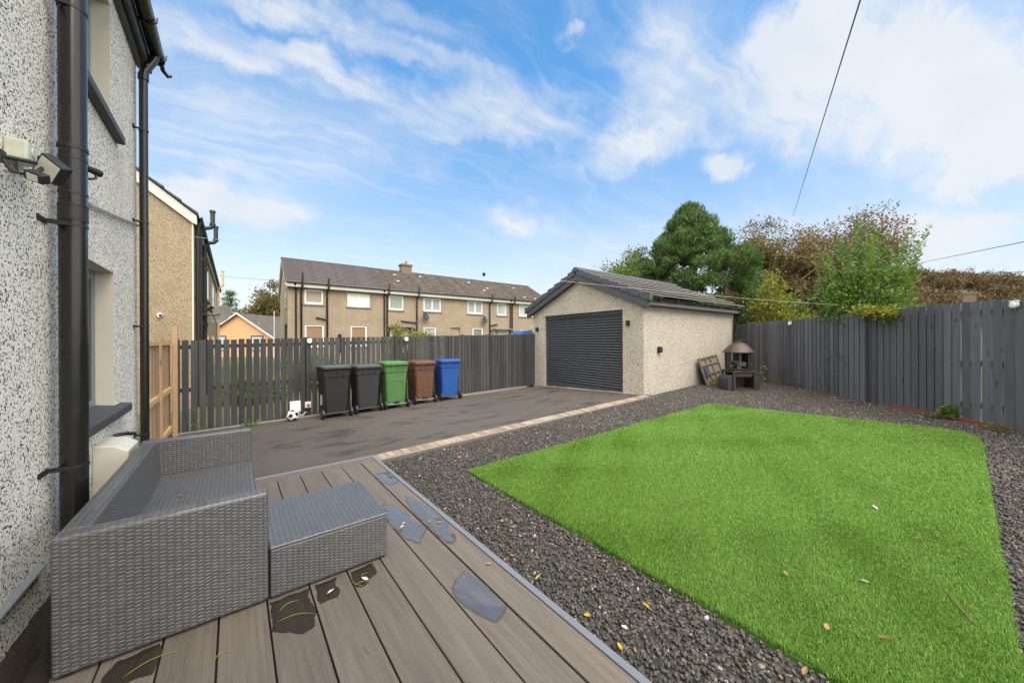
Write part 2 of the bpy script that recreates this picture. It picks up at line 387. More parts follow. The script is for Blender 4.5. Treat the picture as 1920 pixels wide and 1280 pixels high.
MAT['pvc'] = plain('black plastic pipe', (.009, .009, .009), .24, var=.3, scale=4, bump=.03, spec=.55)
MAT['pvc_old'] = plain('dull black iron pipe', (.022, .020, .019), .55, var=.5, scale=14, bump=.3)
MAT['pvc_cream'] = plain('cream painted pipe', (.55, .42, .26), .6)
MAT['steel'] = plain('galvanised conduit', (.45, .46, .48), .35, metal=.8, var=.2)
MAT['anthracite'] = plain('anthracite coated metal', (.048, .056, .064), .40, var=.12, scale=3, bump=.04)
MAT['trim_dark'] = plain('dark grey board', (.058, .062, .072), .45, var=.2, scale=4)
MAT['soffit'] = plain('grey soffit board', (.13, .135, .145), .5, var=.15)
MAT['sill'] = plain('charcoal painted sill', (.055, .058, .065), .6, var=.3, scale=12, bump=.3)
MAT['frame_grey'] = plain('grey window frame', (.19, .21, .22), .4, var=.1)
MAT['frame_dark'] = plain('dark window frame', (.035, .04, .045), .35, var=.1)
MAT['white'] = plain('white plastic', (.78, .78, .76), .45, var=.08, scale=5, bump=.03)
MAT['white_paint'] = plain('white painted board', (.50, .48, .44), .6, var=.15, scale=4)
MAT['dirty_white'] = plain('weathered white plastic', (.55, .54, .44), .5, var=.3, scale=12)
MAT['lamp_glass'] = plain('pale lamp lens', (.70, .69, .58), .25, var=.1, spec=.6)
MAT['black'] = plain('black plastic', (.014, .014, .015), .45, var=.3)
MAT['rust'] = plain('rusty steel', (.055, .031, .026), .5, var=.6, scale=16, bump=.4)
MAT['firesteel'] = plain('sooty black steel', (.035, .034, .036), .55, var=.5, scale=12, bump=.3)
MAT['blind'] = plain('taupe roller blind', (.33, .27, .22), .85, var=.06)
MAT['blind_white'] = plain('white closed blind', (.72, .71, .68), .8, var=.05)
MAT['wicker'] = plain('brown slatted blind', (.25, .155, .085), .8, var=.2)
MAT['brick_red'] = plain('red brown gravel board', (.19, .060, .033), .7, var=.35, scale=18, bump=.3)
MAT['red'] = plain('orange red switch', (.55, .10, .03), .4)
MAT['blue_cover'] = plain('blue sheet', (.03, .07, .20), .5, var=.3)
MAT['concrete'] = plain('grey concrete', (.23, .21, .185), .85, var=.3, scale=14, bump=.4)
MAT['chim'] = plain('brown chimney harling', (.17, .125, .09), .9, var=.5, scale=14, bump=.5)
MAT['alu'] = plain('blue grey edge trim', (.16, .17, .19), .38, var=.12, scale=3, bump=.03)
MAT['line'] = plain('white washing line', (.6, .6, .57), .6)
MAT['cable'] = plain('dark phone cable', (.05, .05, .055), .6)
MAT['bark'] = plain('brown bark', (.10, .066, .045), .9, var=.5, scale=20, bump=.6)
MAT['bark_grey'] = plain('grey brown twig bark', (.17, .115, .085), .9, var=.4, scale=20, bump=.4)
MAT['bark_orange'] = plain('reddish conifer bark', (.20, .105, .06), .9, var=.5, scale=14, bump=.6)
MAT['fence'] = wood('grey stained fence boards', (.074, .088, .118), 'Z', .26, .44, .72, col2=(.104, .104, .112))
MAT['fence_left'] = wood('dark grey picket boards', (.036, .038, .043), 'Z', .34, .45, .72, col2=(.054, .053, .053))
MAT['fence_rail'] = wood('dark fence rail', (.035, .033, .032), 'X', .2, .3, .8)
MAT['timber'] = wood('raw pine boards', (.40, .245, .14), 'Z', .2, .28, .7, col2=(.46, .30, .18))
MAT['timber_rail'] = wood('raw pine rail', (.55, .38, .17), 'Y', .15, .25, .7)
MAT['old_wood'] = wood('weathered bare wood', (.17, .135, .105), 'Z', .3, .4, .8)
MAT['deck'] = wood('brown grey composite deck boards', (.138, .115, .093), 'Y', .12, .36, .5, knots=False, bump=.8, grain=.75, lines=True)
MAT['deck_x'] = wood('brown grey composite end board', (.142, .118, .096), 'X', .10, .34, .5, knots=False, bump=.8, grain=.75, lines=True)
MAT['weave'] = weave()
MAT['tile_new'] = tilemat('purple grey pantiles', (.088, .074, .076), .30, 10, None, .18)
MAT['tile_old'] = tilemat('weathered brown pantiles', (.078, .060, .049), .30, 10, (.17, .15, .115), .25)
MAT['tile_grey'] = plain('flat grey garage tiles', (.16, .150, .143), .5, var=.10, scale=5, bump=.05)
MAT['tile_dark'] = tilemat('dark grey tiles', (.06, .062, .07), .33, 10, None, .2)
MAT['slate'] = tilemat('brown grey roof tiles', (.10, .085, .078), .25, .25, (.16, .14, .1), .35)
def glassmat(name, col=(.02, .024, .028), rough=.03):
    m, q = newmat(name); finish(q, col, rough, spec=.9, ior=1.55); return m
MAT['glass'] = glassmat('dark window glass'); MAT['glass_pale'] = glassmat('window glass over pale curtain', (.34, .37, .38), .05)
MAT['glass_green'] = glassmat('window glass with garden seen through', (.18, .23, .18), .05)
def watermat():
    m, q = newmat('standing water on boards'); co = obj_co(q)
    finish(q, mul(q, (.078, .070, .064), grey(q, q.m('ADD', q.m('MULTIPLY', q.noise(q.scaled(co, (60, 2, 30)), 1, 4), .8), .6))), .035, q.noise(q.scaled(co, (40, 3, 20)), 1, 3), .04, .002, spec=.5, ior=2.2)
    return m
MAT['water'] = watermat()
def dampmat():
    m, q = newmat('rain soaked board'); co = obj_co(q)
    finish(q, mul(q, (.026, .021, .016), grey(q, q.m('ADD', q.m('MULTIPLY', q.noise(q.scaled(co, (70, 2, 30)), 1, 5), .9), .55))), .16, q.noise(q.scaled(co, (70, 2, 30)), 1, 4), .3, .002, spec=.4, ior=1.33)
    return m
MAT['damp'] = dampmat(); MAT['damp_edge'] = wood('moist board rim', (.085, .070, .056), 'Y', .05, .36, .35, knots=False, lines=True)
def asphalt():
    m, q = newmat('worn tarmac'); co = obj_co(q)
    n1 = q.noise(co, 130, 5, .75); 
    damp = q.ramp(q.noise(q.n('ShaderNodeMapping', {'Vector': co, 'Rotation': (0, 0, R(-28)), 'Scale': (.95, 2.6, 1)}).outputs[0], 1.15, 5, .62, .5), [(.53, 0.0), (.63, 1.0)])
    big = q.noise(co, .5, 4)
    col = q.mix(q.m('MULTIPLY', damp, .6), mul(q, (.078, .068, .058), grey(q, q.m('ADD', q.m('MULTIPLY', big, .5), .75))), (.032, .028, .027))
    col = mul(q, col, grey(q, q.m('ADD', q.m('MULTIPLY', n1, 1.7), .15)))
    finish(q, col, q.m('SUBTRACT', .8, q.m('MULTIPLY', damp, .3)), n1, .6, .005, spec=.35)
    return m
MAT['tarmac'] = asphalt()
def gravelmats():
    m, q = newmat('grey crushed stone'); r = geo_rand(q)
    col = q.ramp(r, [(0, (.040, .037, .034)), (.3, (.060, .055, .049)), (.7, (.086, .078, .069)), (.93, (.115, .10, .087)), (.97, (.20, .135, .085)), (.985, (.16, .14, .12)), (1, (.42, .40, .37))])
    finish(q, mul(q, col, grey(q, q.m('ADD', q.m('MULTIPLY', q.noise(obj_co(q), 60, 3), .8), .6))), .75, q.noise(obj_co(q), 300, 3), .4, .002, spec=.35)
    MAT['stone'] = m
    m, q = newmat('gravel bed'); co = obj_co(q)
    vo = q.n('ShaderNodeTexVoronoi', {'Vector': co, 'Scale': 42.0}); sp = q.n('ShaderNodeSeparateColor', {0: vo.outputs['Color']})
    col = q.ramp(sp.outputs[0], [(0, (.022, .020, .018)), (.35, (.045, .041, .036)), (.8, (.078, .070, .060)), (.97, (.12, .10, .085)), (1, (.3, .28, .25))])
    finish(q, col, .8, q.m('SUBTRACT', q.m('MULTIPLY', sp.outputs[1], .6), vo.outputs['Distance']), .9, .015, spec=.3)
    MAT['gravel'] = m
gravelmats()
def grassmats():
    m, q = newmat('artificial grass pile'); r = geo_rand(q)
    col = q.ramp(r, [(0, (.062, .155, .014)), (.35, (.104, .232, .022)), (.75, (.160, .315, .036)), (.95, (.24, .38, .072)), (1, (.33, .36, .13))])
    nz = q.m('ADD', q.m('MULTIPLY', q.noise(obj_co(q), .9, 4), .3), .85)
    finish(q, mul(q, col, grey(q, nz)), .5, trans=.3, spec=.3); MAT['pile'] = m
    m, q = newmat('artificial grass backing'); finish(q, mul(q, (.05, .14, .012), grey(q, q.m('ADD', q.noise(obj_co(q), 180, 3), .4))), .9); MAT['pile_base'] = m
    m, q = newmat('meadow ground'); co = obj_co(q)
    finish(q, q.ramp(q.noise(co, 1.6, 7, .65), [(.3, (.045, .065, .02)), (.55, (.085, .105, .035)), (.75, (.13, .125, .05))]), .95, q.noise(co, 30, 4), .8, .05); MAT['meadow'] = m
grassmats()
MAT['paver'] = None
def paver():
    m, q = newmat('buff block paving'); r = geo_rand(q); co = obj_co(q)
    col = q.ramp(r, [(0, (.19, .14, .10)), (.3, (.25, .19, .14)), (.6, (.30, .235, .175)), (1, (.34, .28, .22))])
    finish(q, mul(q, col, grey(q, q.m('ADD', q.m('MULTIPLY', q.noise(co, 25, 5), .7), .65))), .85, q.noise(co, 160, 3), .4, .003, spec=.25)
    return m
MAT['paver'] = paver()
MAT['lf_conifer'] = leafmat('cypress foliage', [(0, (.034, .075, .026)), (.5, (.075, .145, .040)), (.85, (.125, .205, .050)), (1, (.20, .24, .075))], .35)
MAT['lf_brown'] = leafmat('russet autumn foliage', [(0, (.10, .062, .036)), (.45, (.19, .115, .062)), (.75, (.22, .155, .065)), (1, (.19, .20, .065))], .35)
MAT['lf_olive'] = leafmat('olive autumn foliage', [(0, (.085, .08, .025)), (.5, (.15, .13, .042)), (1, (.24, .17, .06))], .35)
MAT['lf_yellow'] = leafmat('yellow green foliage', [(0, (.09, .125, .016)), (.5, (.19, .22, .025)), (1, (.33, .29, .035))], .35)
MAT['lf_green'] = leafmat('fresh green foliage', [(0, (.055, .115, .022)), (.5, (.115, .21, .036)), (1, (.20, .30, .06))], .4)
MAT['lf_lime'] = leafmat('pale green foliage', [(0, (.07, .12, .02)), (.5, (.12, .19, .035)), (1, (.19, .25, .06))], .35)
MAT['lf_hill'] = leafmat('hillside autumn foliage', [(0, (.075, .045, .020)), (.5, (.14, .085, .035)), (.8, (.12, .10, .04)), (1, (.09, .10, .04))], .2)
MAT['lf_dead'] = leafmat('fallen dry leaf', [(0, (.20, .10, .04)), (.6, (.34, .20, .09)), (1, (.45, .36, .22))], .2)
MAT['lf_pale'] = leafmat('bleached fallen leaf', [(0, (.50, .46, .40)), (1, (.70, .67, .62))], .2)
MAT['lf_fallyellow'] = leafmat('yellow fallen leaf', [(0, (.5, .28, .02)), (1, (.62, .45, .05))], .2)
MAT['blade'] = leafmat('cut grass blade', [(0, (.20, .26, .03)), (1, (.34, .36, .08))], .3)
# ------------------------------------------------------------------ setting: ground, drive, gravel, kerb, deck
GA = np.array([8.826, -.497]); GB = np.array([12.753, 3.893]); FD = (GB-GA)/np.linalg.norm(GB-GA); FN = np.array([-FD[1], FD[0]])   # right fence line
LA = np.array([-.833, 8.713]); LB = np.array([8.215, 9.155]); LD = (LB-LA)/np.linalg.norm(LB-LA)
def lfy(X): return LA[1] + (X-LA[0])*LD[1]/LD[0]
def grid_sheet(name, xs, ys, zoff, mat, keep=None, kind='structure'):
    xs = np.asarray(xs, float); ys = np.asarray(ys, float); XX, YY = np.meshgrid(xs, ys); ZZ = g(XX, YY) + (zoff(XX, YY) if callable(zoff) else zoff)
    V = np.stack([XX, YY, ZZ], -1).reshape(-1, 3); nx = len(xs); F = []
    for j in range(len(ys)-1):
        for i in range(nx-1):
            cx, cy = (xs[i]+xs[i+1])/2, (ys[j]+ys[j+1])/2
            if keep is None or keep(cx, cy): F.append((j*nx+i, j*nx+i+1, (j+1)*nx+i+1, (j+1)*nx+i))
    o = fast_mesh(name, V, np.array(F), mat, smooth=True)
    if kind: o['kind'] = kind
    return o
axis_x = np.concatenate([[-900, -400, -200, -100, -60], np.arange(-40, 60, 2.0), [60, 80, 120, 200, 400, 900, 1500]])
axis_y = np.concatenate([[-900, -400, -200, -100, -60], np.arange(-40, 60, 2.0), [60, 80, 120, 200, 400, 900, 1500]])
grid_sheet('ground', axis_x, axis_y, -.06, MAT['meadow'])
def in_garden(x, y): return (np.array([x, y])-GA) @ FN > .03
grid_sheet('gravel', np.concatenate([[1.34], np.arange(1.6, 14.5, .3)]), np.arange(-3.0, 4.95, .25), 0.0, MAT['gravel'], lambda x, y: in_garden(x, y) and not (x > 8.15 and y > 4.8))
xs = np.arange(-.95, 8.3, .25); xs = np.append(xs[:-1], 8.15)
grid_sheet('driveway', xs, np.arange(4.55, 8.76, .21), .012, MAT['tarmac'], lambda x, y: True)
# block edging rows (structure): along the gravel, along the garage front, along the picket fence
def edging(name, a, b, bw, bl, zt, mat):
    a = np.array(a, float); b = np.array(b, float); L = np.linalg.norm(b-a); d_ = (b-a)/L; n_ = np.array([-d_[1], d_[0]]); mb = MB(); k = int(L/bl)
    for i in range(k):
        t0 = i*bl+.003; t1 = (i+1)*bl-.003; dz = random.uniform(-.003, .003); vs = []
        for z in (-.08, zt+dz):
            for s_ in (0, bw):
                for t in (t0, t1):
                    p = a + d_*t + n_*s_; vs.append((p[0], p[1], gf(*p)+z))
        mb.add(vs, [(0, 2, 3, 1), (4, 5, 7, 6), (0, 1, 5, 4), (2, 6, 7, 3), (0, 4, 6, 2), (1, 3, 7, 5)])
    o = mb.build(name, mat, bevel=.006); o['kind'] = 'structure'; return o
edging('kerb', (1.40, 4.72), (7.95, 4.665), .19, .105, .035, MAT['paver'])
edging('kerb', (8.10, 4.87), (8.205, 9.0), .10, .21, .03, MAT['paver'])
edging('kerb', (-.8, 8.60), (8.05, 9.035), .07, .45, .035, MAT['concrete'])
e = MB(); n_ = 40                                       # narrow pale haunching strip between blocks and stones
for i in range(n_):
    x0, x1 = 1.4+6.2*i/n_, 1.4+6.2*(i+1)/n_; y0 = 4.72-.0084*(x0-1.4); y1 = 4.72-.0084*(x1-1.4)
    vs = [(x, y, gf(x, y)+z) for z in (-.05, .026) for (x, y) in ((x0, y0-.045), (x1, y1-.045), (x1, y1-.003), (x0, y0-.003))]
    e.add(vs, [(4, 5, 6, 7), (0, 1, 5, 4), (2, 3, 7, 6)])
e.build('kerb', MAT['concrete'])['kind'] = 'structure'

# deck: boards along Y, picture-frame board on the right and far edges, metal edge trim
mb = MB(); P = .207
for k in range(-6, 6):
    x0, x1 = .138+P*(k-1)+.004, .138+P*k-.004
    x0 = max(x0, -.842)
    if x1 < -.8: continue
    mb.box(x0, x1, -1.6, 4.425, -.028, 0)
mb.add([(1.182, -1.6, -.028), (1.342, -1.6, -.028), (1.342, 4.59, -.028), (1.182, 4.432, -.028), (1.182, -1.6, 0), (1.342, -1.6, 0), (1.342, 4.59, 0), (1.182, 4.432, 0)],
       [(0, 3, 2, 1), (4, 5, 6, 7), (0, 1, 5, 4), (1, 2, 6, 5), (2, 3, 7, 6), (3, 0, 4, 7)])
deck = mb.build('deck', MAT['deck'], bevel=.003); deck['kind'] = 'structure'
mb = MB(); mb.add([(-.842, 4.432, -.028), (1.179, 4.432, -.028), (1.337, 4.59, -.028), (-.842, 4.57, -.028), (-.842, 4.432, 0), (1.179, 4.432, 0), (1.337, 4.59, 0), (-.842, 4.57, 0)],
       [(0, 3, 2, 1), (4, 5, 6, 7), (0, 1, 5, 4), (1, 2, 6, 5), (2, 3, 7, 6), (3, 0, 4, 7)])
o = mb.build('end_board', MAT['deck_x'], deck, bevel=.003)
mb = MB(); mb.box(1.347, 1.388, -1.6, 4.64, -.13, .004)
mb.add([(-.842, 4.575, -.16), (1.346, 4.595, -.16), (1.346, 4.638, -.16), (-.842, 4.618, -.16), (-.842, 4.575, .003), (1.346, 4.595, .003), (1.346, 4.638, .003), (-.842, 4.618, .003)],
       [(0, 3, 2, 1), (4, 5, 6, 7), (0, 1, 5, 4), (1, 2, 6, 5), (2, 3, 7, 6), (3, 0, 4, 7)])
mb.build('edge_trim', MAT['alu'], deck, bevel=.004)
mb = MB(); mb.box(-.84, 1.33, -1.58, 4.56, -.19, -.034); mb.build('substructure', MAT['black'], deck)

# puddles left by rain on the boards
PUD = [[(1.191, 3.949), (1.325, 3.937), (1.338, 3.591), (1.233, 3.541), (1.191, 3.672)],
 [(1.033, 3.184), (1.107, 3.074), (1.129, 2.752), (1.148, 2.552), (1.04, 2.419), (0.978, 2.526), (0.972, 2.82)],
 [(1.252, 3.2), (1.307, 2.992), (1.314, 2.671), (1.327, 2.531), (1.289, 2.44), (1.29, 2.327), (1.231, 2.267), (1.19, 2.327), (1.19, 2.504), (1.19, 2.704), (1.202, 2.998)],
 [(1.135, 1.94), (1.158, 1.795), (1.157, 1.528), (1.061, 1.493), (1.025, 1.567), (0.982, 1.671), (0.984, 1.792), (1.049, 1.895)],
 [(0.146, 2.121), (0.147, 2.375), (0.337, 2.375), (0.328, 2.039), (0.268, 2.012)],
 [(0.37, 2.378), (0.486, 2.378), (0.458, 2.184), (0.363, 2.188)],
 [(0.562, 2.378), (0.71, 2.378), (0.691, 2.254), (0.596, 2.184), (0.562, 2.204)],
 [(-.841, 1.75), (-.70, 1.72), (-.632, 1.95), (-.632, 2.5), (-.70, 3.0), (-.841, 3.25)],
 [(-0.449, 2.309), (-0.429, 2.37), (-0.287, 2.378), (-0.28, 2.297), (-0.282, 2.187), (-0.373, 2.189), (-0.447, 2.236)]]
from mathutils import noise as mn
for i, poly in enumerate(PUD):
    pts = []; n = len(poly)
    for k in range(n):
        a = Vector(poly[k]+(0,)); b = Vector(poly[(k+1) % n]+(0,)); m_ = max(3, int((b-a).length/.012))
        for j in range(m_):
            p = a.lerp(b, j/m_); nn = mn.noise_vector(p*14)*.016 + mn.noise_vector(p*45)*.007; pts.append((p.x+nn.x, p.y+nn.y))
    cx = sum(p[0] for p in pts)/len(pts); cy = sum(p[1] for p in pts)/len(pts); N = len(pts)
    mb = MB(); inner = [(cx+(x-cx)*.93, cy+(y-cy)*.93) for x, y in pts]
    mb.add([(x, y, .0004) for x, y in pts]+[(x, y, .0016) for x, y in inner], [(k, (k+1) % N, N+(k+1) % N, N+k) for k in range(N)]+[tuple(range(N, 2*N))])
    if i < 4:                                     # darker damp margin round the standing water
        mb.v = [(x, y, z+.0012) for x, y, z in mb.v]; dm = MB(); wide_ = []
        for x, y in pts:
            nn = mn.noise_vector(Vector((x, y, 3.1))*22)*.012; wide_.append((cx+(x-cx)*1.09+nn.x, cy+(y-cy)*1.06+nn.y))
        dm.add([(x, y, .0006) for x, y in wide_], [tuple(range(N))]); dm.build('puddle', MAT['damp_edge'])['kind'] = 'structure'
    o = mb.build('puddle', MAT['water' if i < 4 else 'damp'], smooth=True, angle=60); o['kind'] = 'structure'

# ------------------------------------------------------------------ generic wall with openings (local u along wall, outside at y = 0 facing -y)
def wall_grid(mb, u0, u1, z0, z1, ops, fn, depth, mbr=None, top=None):
    """front skin with rectangular holes; reveals go into mbr. fn(u, inward, z) -> point"""
    us = sorted({u0, u1, *[a for o in ops for a in o[:2]]}); zs = sorted({z0, z1, *[a for o in ops for a in o[2:4]]})
    us = [u for u in us if u0 <= u <= u1]; zs = [z for z in zs if z0 <= z <= z1]
    for i in range(len(us)-1):
        for j in range(len(zs)-1):
            cu_, cz_ = (us[i]+us[i+1])/2, (zs[j]+zs[j+1])/2
            if any(o[0] < cu_ < o[1] and o[2] < cz_ < o[3] for o in ops): continue
            mb.quad(fn(us[i], 0, zs[j]), fn(us[i+1], 0, zs[j]), fn(us[i+1], 0, zs[j+1]), fn(us[i], 0, zs[j+1]))
    t = mbr if mbr is not None else mb
    for a, b, c, d_ in [o[:4] for o in ops]:
        if mbr is not None: t.piece()
        t.quad(fn(a, 0, c), fn(a, depth, c), fn(a, depth, d_), fn(a, 0, d_)); t.quad(fn(b, depth, c), fn(b, 0, c), fn(b, 0, d_), fn(b, depth, d_))
        t.quad(fn(a, 0, d_), fn(a, depth, d_), fn(b, depth, d_), fn(b, 0, d_)); t.quad(fn(a, depth, c), fn(a, 0, c), fn(b, 0, c), fn(b, depth, c))

# ------------------------------------------------------------------ own house on the left (wall plane X = -.845)
HX = -.845
hr = root('roughcast_house', (HX, 3.0, -.2), 'white roughcast house wall close on the left with black downpipes and grey windows', 'house')
def hl(x, y, z): return Vector((x-HX, y-3.0, z+.2))         # world -> house local
wins = [(3.50, 4.67, .87, 2.065), (3.55, 4.575, 3.33, 4.38)]
mb = MB(); mr = MB()
wall_grid(mb, -2.5, 5.62, -.30, 4.62, wins, lambda u, dp, z: hl(HX-dp, u, z), .15, mr)
mb.quad(hl(HX, 5.62, -.3), hl(HX-7, 5.62, -.3), hl(HX-7, 5.62, 4.62), hl(HX, 5.62, 4.62))
mb.quad(hl(HX, -2.5, -.3), hl(HX, -2.5, 4.62), hl(HX-7, -2.5, 4.62), hl(HX-7, -2.5, -.3))
mb.add([hl(HX, 5.62, 4.62), hl(HX-7, 5.62, 4.62), hl(HX-3.5, 5.62, 6.9)], [(0, 1, 2)])
hw = mb.build('wall', MAT['house_cast'], hr)
# smooth cream surround inside each window opening
mr.build('window_surround', MAT['cream'], hr)
def house_win(y0, y1, z0, z1):
    f = MB(); d0 = HX-.11
    for a, b, c, d_ in ((y0, y0+.07, z0, z1), (y1-.07, y1, z0, z1), (y0+.07, y1-.07, z0, z0+.08), (y0+.07, y1-.07, z1-.08, z1)):
        p, q_ = hl(d0-.06, a, c), hl(d0, b, d_); f.box(p.x, q_.x, p.y, q_.y, p.z, q_.z)
    fo = f.build('window', MAT['frame_grey'], hr, bevel=.006)
    s = MB()
    for a, b, c, d_ in ((y0+.071, y0+.12, z0+.081, z1-.081), (y1-.12, y1-.071, z0+.081, z1-.081), (y0+.121, y1-.121, z0+.081, z0+.13), (y0+.121, y1-.121, z1-.13, z1-.081)):
        p, q_ = hl(d0-.05, a, c), hl(d0-.012, b, d_); s.box(p.x, q_.x, p.y, q_.y, p.z, q_.z)
    s.build('sash', MAT['frame_dark'], fo, bevel=.005)
    gl = MB(); gl.quad(hl(d0-.03, y0+.05, z0+.05), hl(d0-.03, y1-.05, z0+.05), hl(d0-.03, y1-.05, z1-.05), hl(d0-.03, y0+.05, z1-.05)); gl.build('pane', MAT['glass'], fo)
for wn in wins: house_win(*wn)
for y0, y1, z, pr in ((3.42, 4.90, .87, .075), (3.47, 4.77, 3.33, .06)):
    s = MB(); a = hl(HX-.12, y0, z-.07); b = hl(HX+pr, y1, z+.004)
    s.add([(a.x, a.y, a.z), (b.x, a.y, a.z), (b.x, b.y, a.z), (a.x, b.y, a.z), (a.x, a.y, b.z+.03), (b.x, a.y, b.z), (b.x, b.y, b.z), (a.x, b.y, b.z+.03)],
          [(0, 3, 2, 1), (4, 5, 6, 7), (0, 1, 5, 4), (1, 2, 6, 5), (2, 3, 7, 6), (3, 0, 4, 7)])
    s.build('window_sill', MAT['sill'], hr, bevel=.012)
# eaves
mb = MB(); a = hl(HX+.001, -2.5, 4.50); b = hl(HX+.05, 5.66, 4.64); mb.box(a.x, b.x, a.y, b.y, a.z, b.z)
a = hl(HX+.052, -2.5, 4.55); b = hl(HX+.08, 5.66, 4.57); mb.box(a.x, b.x, a.y, b.y, a.z, b.z)
a = hl(HX+.08, -2.5, 4.53); b = hl(HX+.10, 5.66, 4.74); mb.box(a.x, b.x, a.y, b.y, a.z, b.z)
mb.build('fascia', MAT['trim_dark'], hr, bevel=.004)
mb = MB(); prof = [(.062*math.cos(t), .062*math.sin(t)) for t in np.linspace(math.pi, 2*math.pi, 9)]; prof += [(.055*math.cos(t), .055*math.sin(t)) for t in np.linspace(2*math.pi, math.pi, 9)]
mb.prism(prof, lambda u, v, t: hl(HX+.166+u, t, 4.69+v), -2.5, 5.66)
mb.tube([hl(HX+.166, 5.655, 4.665), hl(HX+.166, 5.67, 4.665)], .062, 14)
for y in (4.2, 5.0, 5.6):
    mb.tube([hl(HX+.10, y, 4.65), hl(HX+.136, y, 4.615), hl(HX+.196, y, 4.62), hl(HX+.238, y, 4.66), hl(HX+.241, y, 4.71)], .009, 6)
gut = mb.build('gutter', MAT['pvc'], hr, smooth=True)
mb = MB(); mb.tube([hl(HX+.19, 5.675, 4.66), hl(HX+.20, 5.73, 4.60), hl(HX+.235, 5.77, 4.575), hl(HX+.26, 5.78, 4.60)], .022, 8); mb.build('gutter_stop', MAT['pvc'], gut, smooth=True)
mb = MB(); A_ = hl(0, -2.5, 4.72); sl_ = .62
mb.add([hl(HX+.14, -2.6, 4.76), hl(HX+.14, 5.70, 4.76), hl(HX-3.5, 5.75, 4.76+3.76*sl_), hl(HX-3.5, -2.6, 4.76+3.76*sl_), hl(HX-7.2, 5.75, 4.76), hl(HX-7.2, -2.6, 4.76)], [(0, 1, 2, 3), (3, 2, 4, 5)])
mb.build('roof', MAT['tile_dark'], hr)
# big soil pipe and slim corner downpipe
mb = MB(); px_, py_ = -.752, 3.262
mb.tube([hl(px_, py_, -.05), hl(px_, py_, 6.0)], .057, 28)
pipe = mb.build('soil_pipe', MAT['pvc'], hr, smooth=True)
mb = MB()
for z, h, r in ((2.60, .022, .062), (2.535, .012, .0595), (2.33, .014, .060), (2.26, .012, .060), (2.215, .07, .0600), (1.975+.2, .016, .0605)):
    mb.piece(); mb.lathe([(r-.006, z-h/2), (r, z-h/2), (r, z+h/2), (r-.006, z+h/2)], hl(px_, py_, 0), 28)
for z in (3.42, 2.14, .72):
    p = hl(px_, py_, z); mb.piece(); mb.lathe([(.0545, z-.009), (.0605, z-.009), (.0605, z+.009), (.0545, z+.009)], hl(px_, py_, 0), 28); mb.box(p.x-.115, p.x-.0, p.y-.066, p.y-.054, p.z-.012, p.z+.012); mb.box(p.x-.097, p.x-.085, p.y-.16, p.y-.05, p.z-.018, p.z+.012)
mb.build('pipe_clamp', MAT['black'], pipe, smooth=True)
mb = MB(); qx, qy = -.772, 5.50
mb.tube([hl(qx, qy, .2), hl(qx, qy, 4.33)], .036, 18)
mb.tube([hl(qx, qy, 4.31), hl(qx+.005, qy+.005, 4.40), hl(HX+.14, qy+.04, 4.56), hl(HX+.16, qy+.06, 4.66)], .041, 14)
for z in (4.33, 4.45): mb.lathe([(.036, z-.03), (.045, z-.03), (.045, z+.03), (.036, z+.03)], hl(qx+(.0 if z < 4.4 else .02), qy+(.0 if z < 4.4 else .02), 0), 18)
mb.tube([hl(qx, qy, .22), hl(qx+.02, qy-.05, .14), hl(qx+.10, qy-.12, .06)], .037, 14)
dpipe = mb.build('downpipe', MAT['pvc'], hr, smooth=True)
mb = MB()
for z in (3.75, 2.75, 1.62, .45):
    p = hl(qx, qy, z); mb.piece(); mb.lathe([(.035, z-.012), (.040, z-.012), (.040, z+.012), (.035, z+.012)], hl(qx, qy, 0), 18); mb.box(p.x-.075, p.x, p.y-.045, p.y-.036, p.z-.01, p.z+.01); mb.box(p.x-.072, p.x-.06, p.y-.1, p.y-.03, p.z-.012, p.z+.012)
mb.build('pipe_clamp', MAT['black'], dpipe)
mb = MB(); mb.tube([hl(HX+.02, 3.35, 2.42), hl(HX+.02, 3.95, 2.455), hl(HX+.02, 5.36, 2.69), hl(HX+.03, 5.46, 2.70)], .014, 8); mb.build('conduit', MAT['steel'], hr, smooth=True)
mb = MB(); mb.prism([(0, 0), (.03, -.012), (.034, -.022), (.004, -.03)], lambda u, v, t: hl(HX+u, t, .25+v-.0), -2.5, 3.1); mb.build('drip_bead', MAT['frame_grey'], hr, bevel=.004)

# junction box, floodlight with sensor, camera, meter box: fixed to the house wall yet separate appliances
t = root('junction_box', (HX, 2.80, 2.315), 'cream square junction box on the roughcast above the floodlight bracket', 'junction box')
MB().box(.0, .075, -.055, .055, 0, .10).build('body', MAT['dirty_white'], t, bevel=.012, seg=3)
MB().lathe([(.0, .004), (.022, .004), (.026, 0)], (.0755, -.0, .055), 16, Matrix.Rotation(R(90), 4, 'Y')).build('knockout', MAT['dirty_white'], t, smooth=True)
t = root('floodlight', (HX, 2.70, 2.29), 'black twin floodlight on a bracket beside the thick downpipe', 'floodlight')
b = MB(); b.tube([(.02, -.03, .0), (.10, .04, .02)], .009, 8); b.tube([(.02, -.03, .0), (.05, -.03, -.06), (.10, -.01, -.06), (.12, .05, .01)], .008, 8); b.tube([(.05, .0, .005), (.06, -.01, -.06)], .006, 6); b.box(0, .03, -.05, -.01, -.025, .025)
b.piece(); b.box(.0, .09, .17, .25, .06, .10); b.build('bracket', MAT['black'], t, smooth=True)
M1 = Matrix.Translation((.145, .046, .004)) @ Matrix.Rotation(R(-35), 4, 'Z') @ Matrix.Rotation(R(18), 4, 'X') @ Matrix.Rotation(R(45), 4, 'Y')
h_ = MB(); h_.box(-.052, .052, -.018, .028, -.052, .052, M1); h_.box(-.03, .03, .028, .05, -.03, .03, M1); hd = h_.build('lamp_head', MAT['black'], t, bevel=.005)
